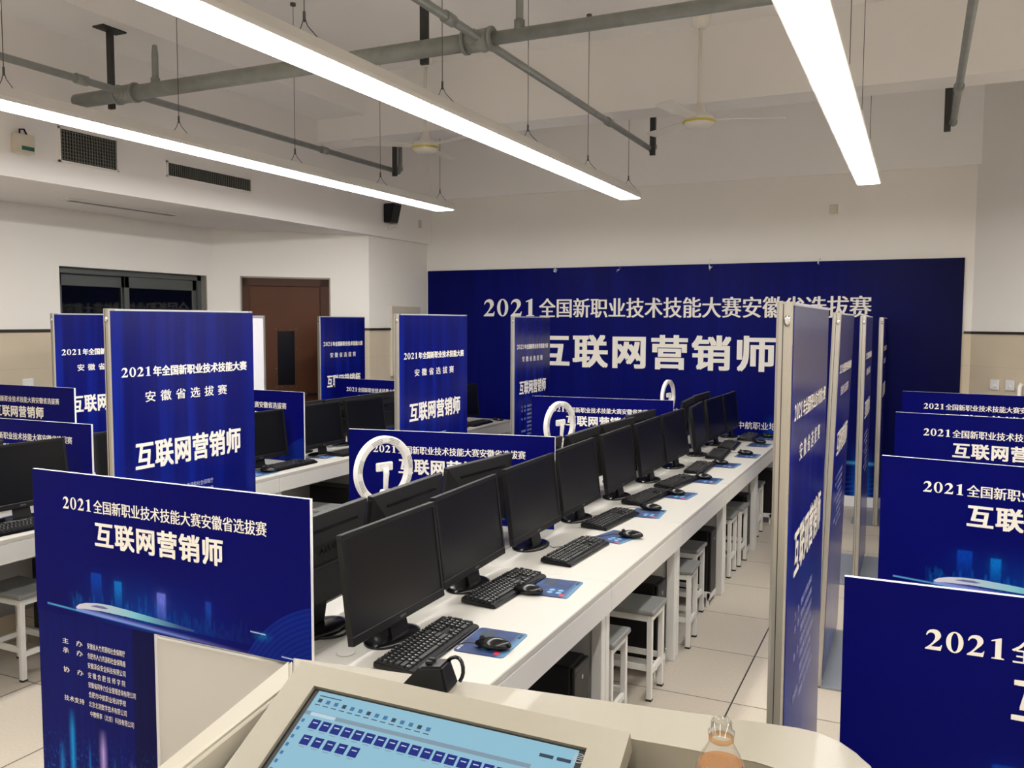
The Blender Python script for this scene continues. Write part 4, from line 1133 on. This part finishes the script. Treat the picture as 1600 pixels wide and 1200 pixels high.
for rr in (.009,):
    for k in range(24):
        a, b_ = 2 * PI * k / 24, 2 * PI * (k + 1) / 24
        bm.faces.new([bm.verts.new(hp(.5775 + r_ * math.cos(x_), .0645 + r_ * math.sin(x_), -.0045)) for r_, x_ in ((rr, a), (rr, b_), (rr * .86, b_), (rr * .86, a))])
for k in range(3):
    q(bm, .572, .0595 + k * .0035, .583, .0607 + k * .0035, -.0045)
obj('screen_emblem', bm, 'logo_grey', PD)

# black desk microphone base on the ledge
MC = thing('desk_microphone', 'small black wedge device with buttons on the podium ledge', 'microphone', (-.835, 1.408, 1.05), R(7))
bm = B(); hexa(bm, [(-.05, -.03, 0), (.05, -.03, 0), (.05, .03, 0), (-.05, .03, 0), (-.012, -.022, .042), (.034, -.022, .048), (.034, .026, .048), (-.012, .026, .042)])
bmesh.ops.bevel(bm, geom=bm.edges[:], offset=.004, segments=2, affect='EDGES'); obj('wedge_body', bm, 'black_plastic', MC)
bm = B(); box(bm, (-.004, -.012, .044), (.010, -.002, .051), .002); box(bm, (-.004, .004, .044), (.010, .014, .051), .002); obj('buttons', bm, 'black_gloss', MC)
bm = B(); tube(bm, [(.028, .02, .042), (.038, .02, .051), (.047, .019, .0545), (.055, .018, .053), (.061, .016, .047), (.0645, .014, .038), (.0655, .012, .028), (.064, .01, .02), (.060, .008, .012)], .0038, 10); obj('cord', bm, 'black_gloss', MC)

# open plastic bottle of tea on the podium shelf
BT = thing('tea_bottle', 'clear open plastic bottle of amber tea on the podium', 'bottle', (-.231, 1.181, .99))
bm = B()
prof = ((.028, 0), (.034, .006), (.036, .02), (.036, .115), (.0365, .125), (.034, .142), (.026, .162), (.018, .176), (.0155, .182), (.0155, .188), (.0185, .190), (.0185, .194), (.0145, .196), (.0135, .21), (.0125, .21), (.0135, .196))
lathe(bm, prof, 36, caps=False); obj('bottle_body', bm, 'pet', BT)
bm = B(); lathe(bm, ((.0145, .186), (.0152, .188), (.0152, .1905), (.0145, .192)), 24, caps=False)
for zz in (.199, .203, .207): lathe(bm, ((.0138, zz - .001), (.0148, zz), (.0138, zz + .001)), 24, caps=False)
obj('neck_thread', bm, 'pet', BT)
bm = B(); lathe(bm, ((.0155, .180), (.0172, .1815), (.0172, .186), (.0155, .1875)), 24, caps=False); obj('broken_seal_ring', bm, 'tea', BT)
bm = B(); lathe(bm, ((.027, .003), (.0345, .012), (.0345, .115), (.0348, .125), (.0315, .145), (.029, .151)), 36); obj('tea', bm, 'tea', BT)

bpy.data.objects.remove(_to)
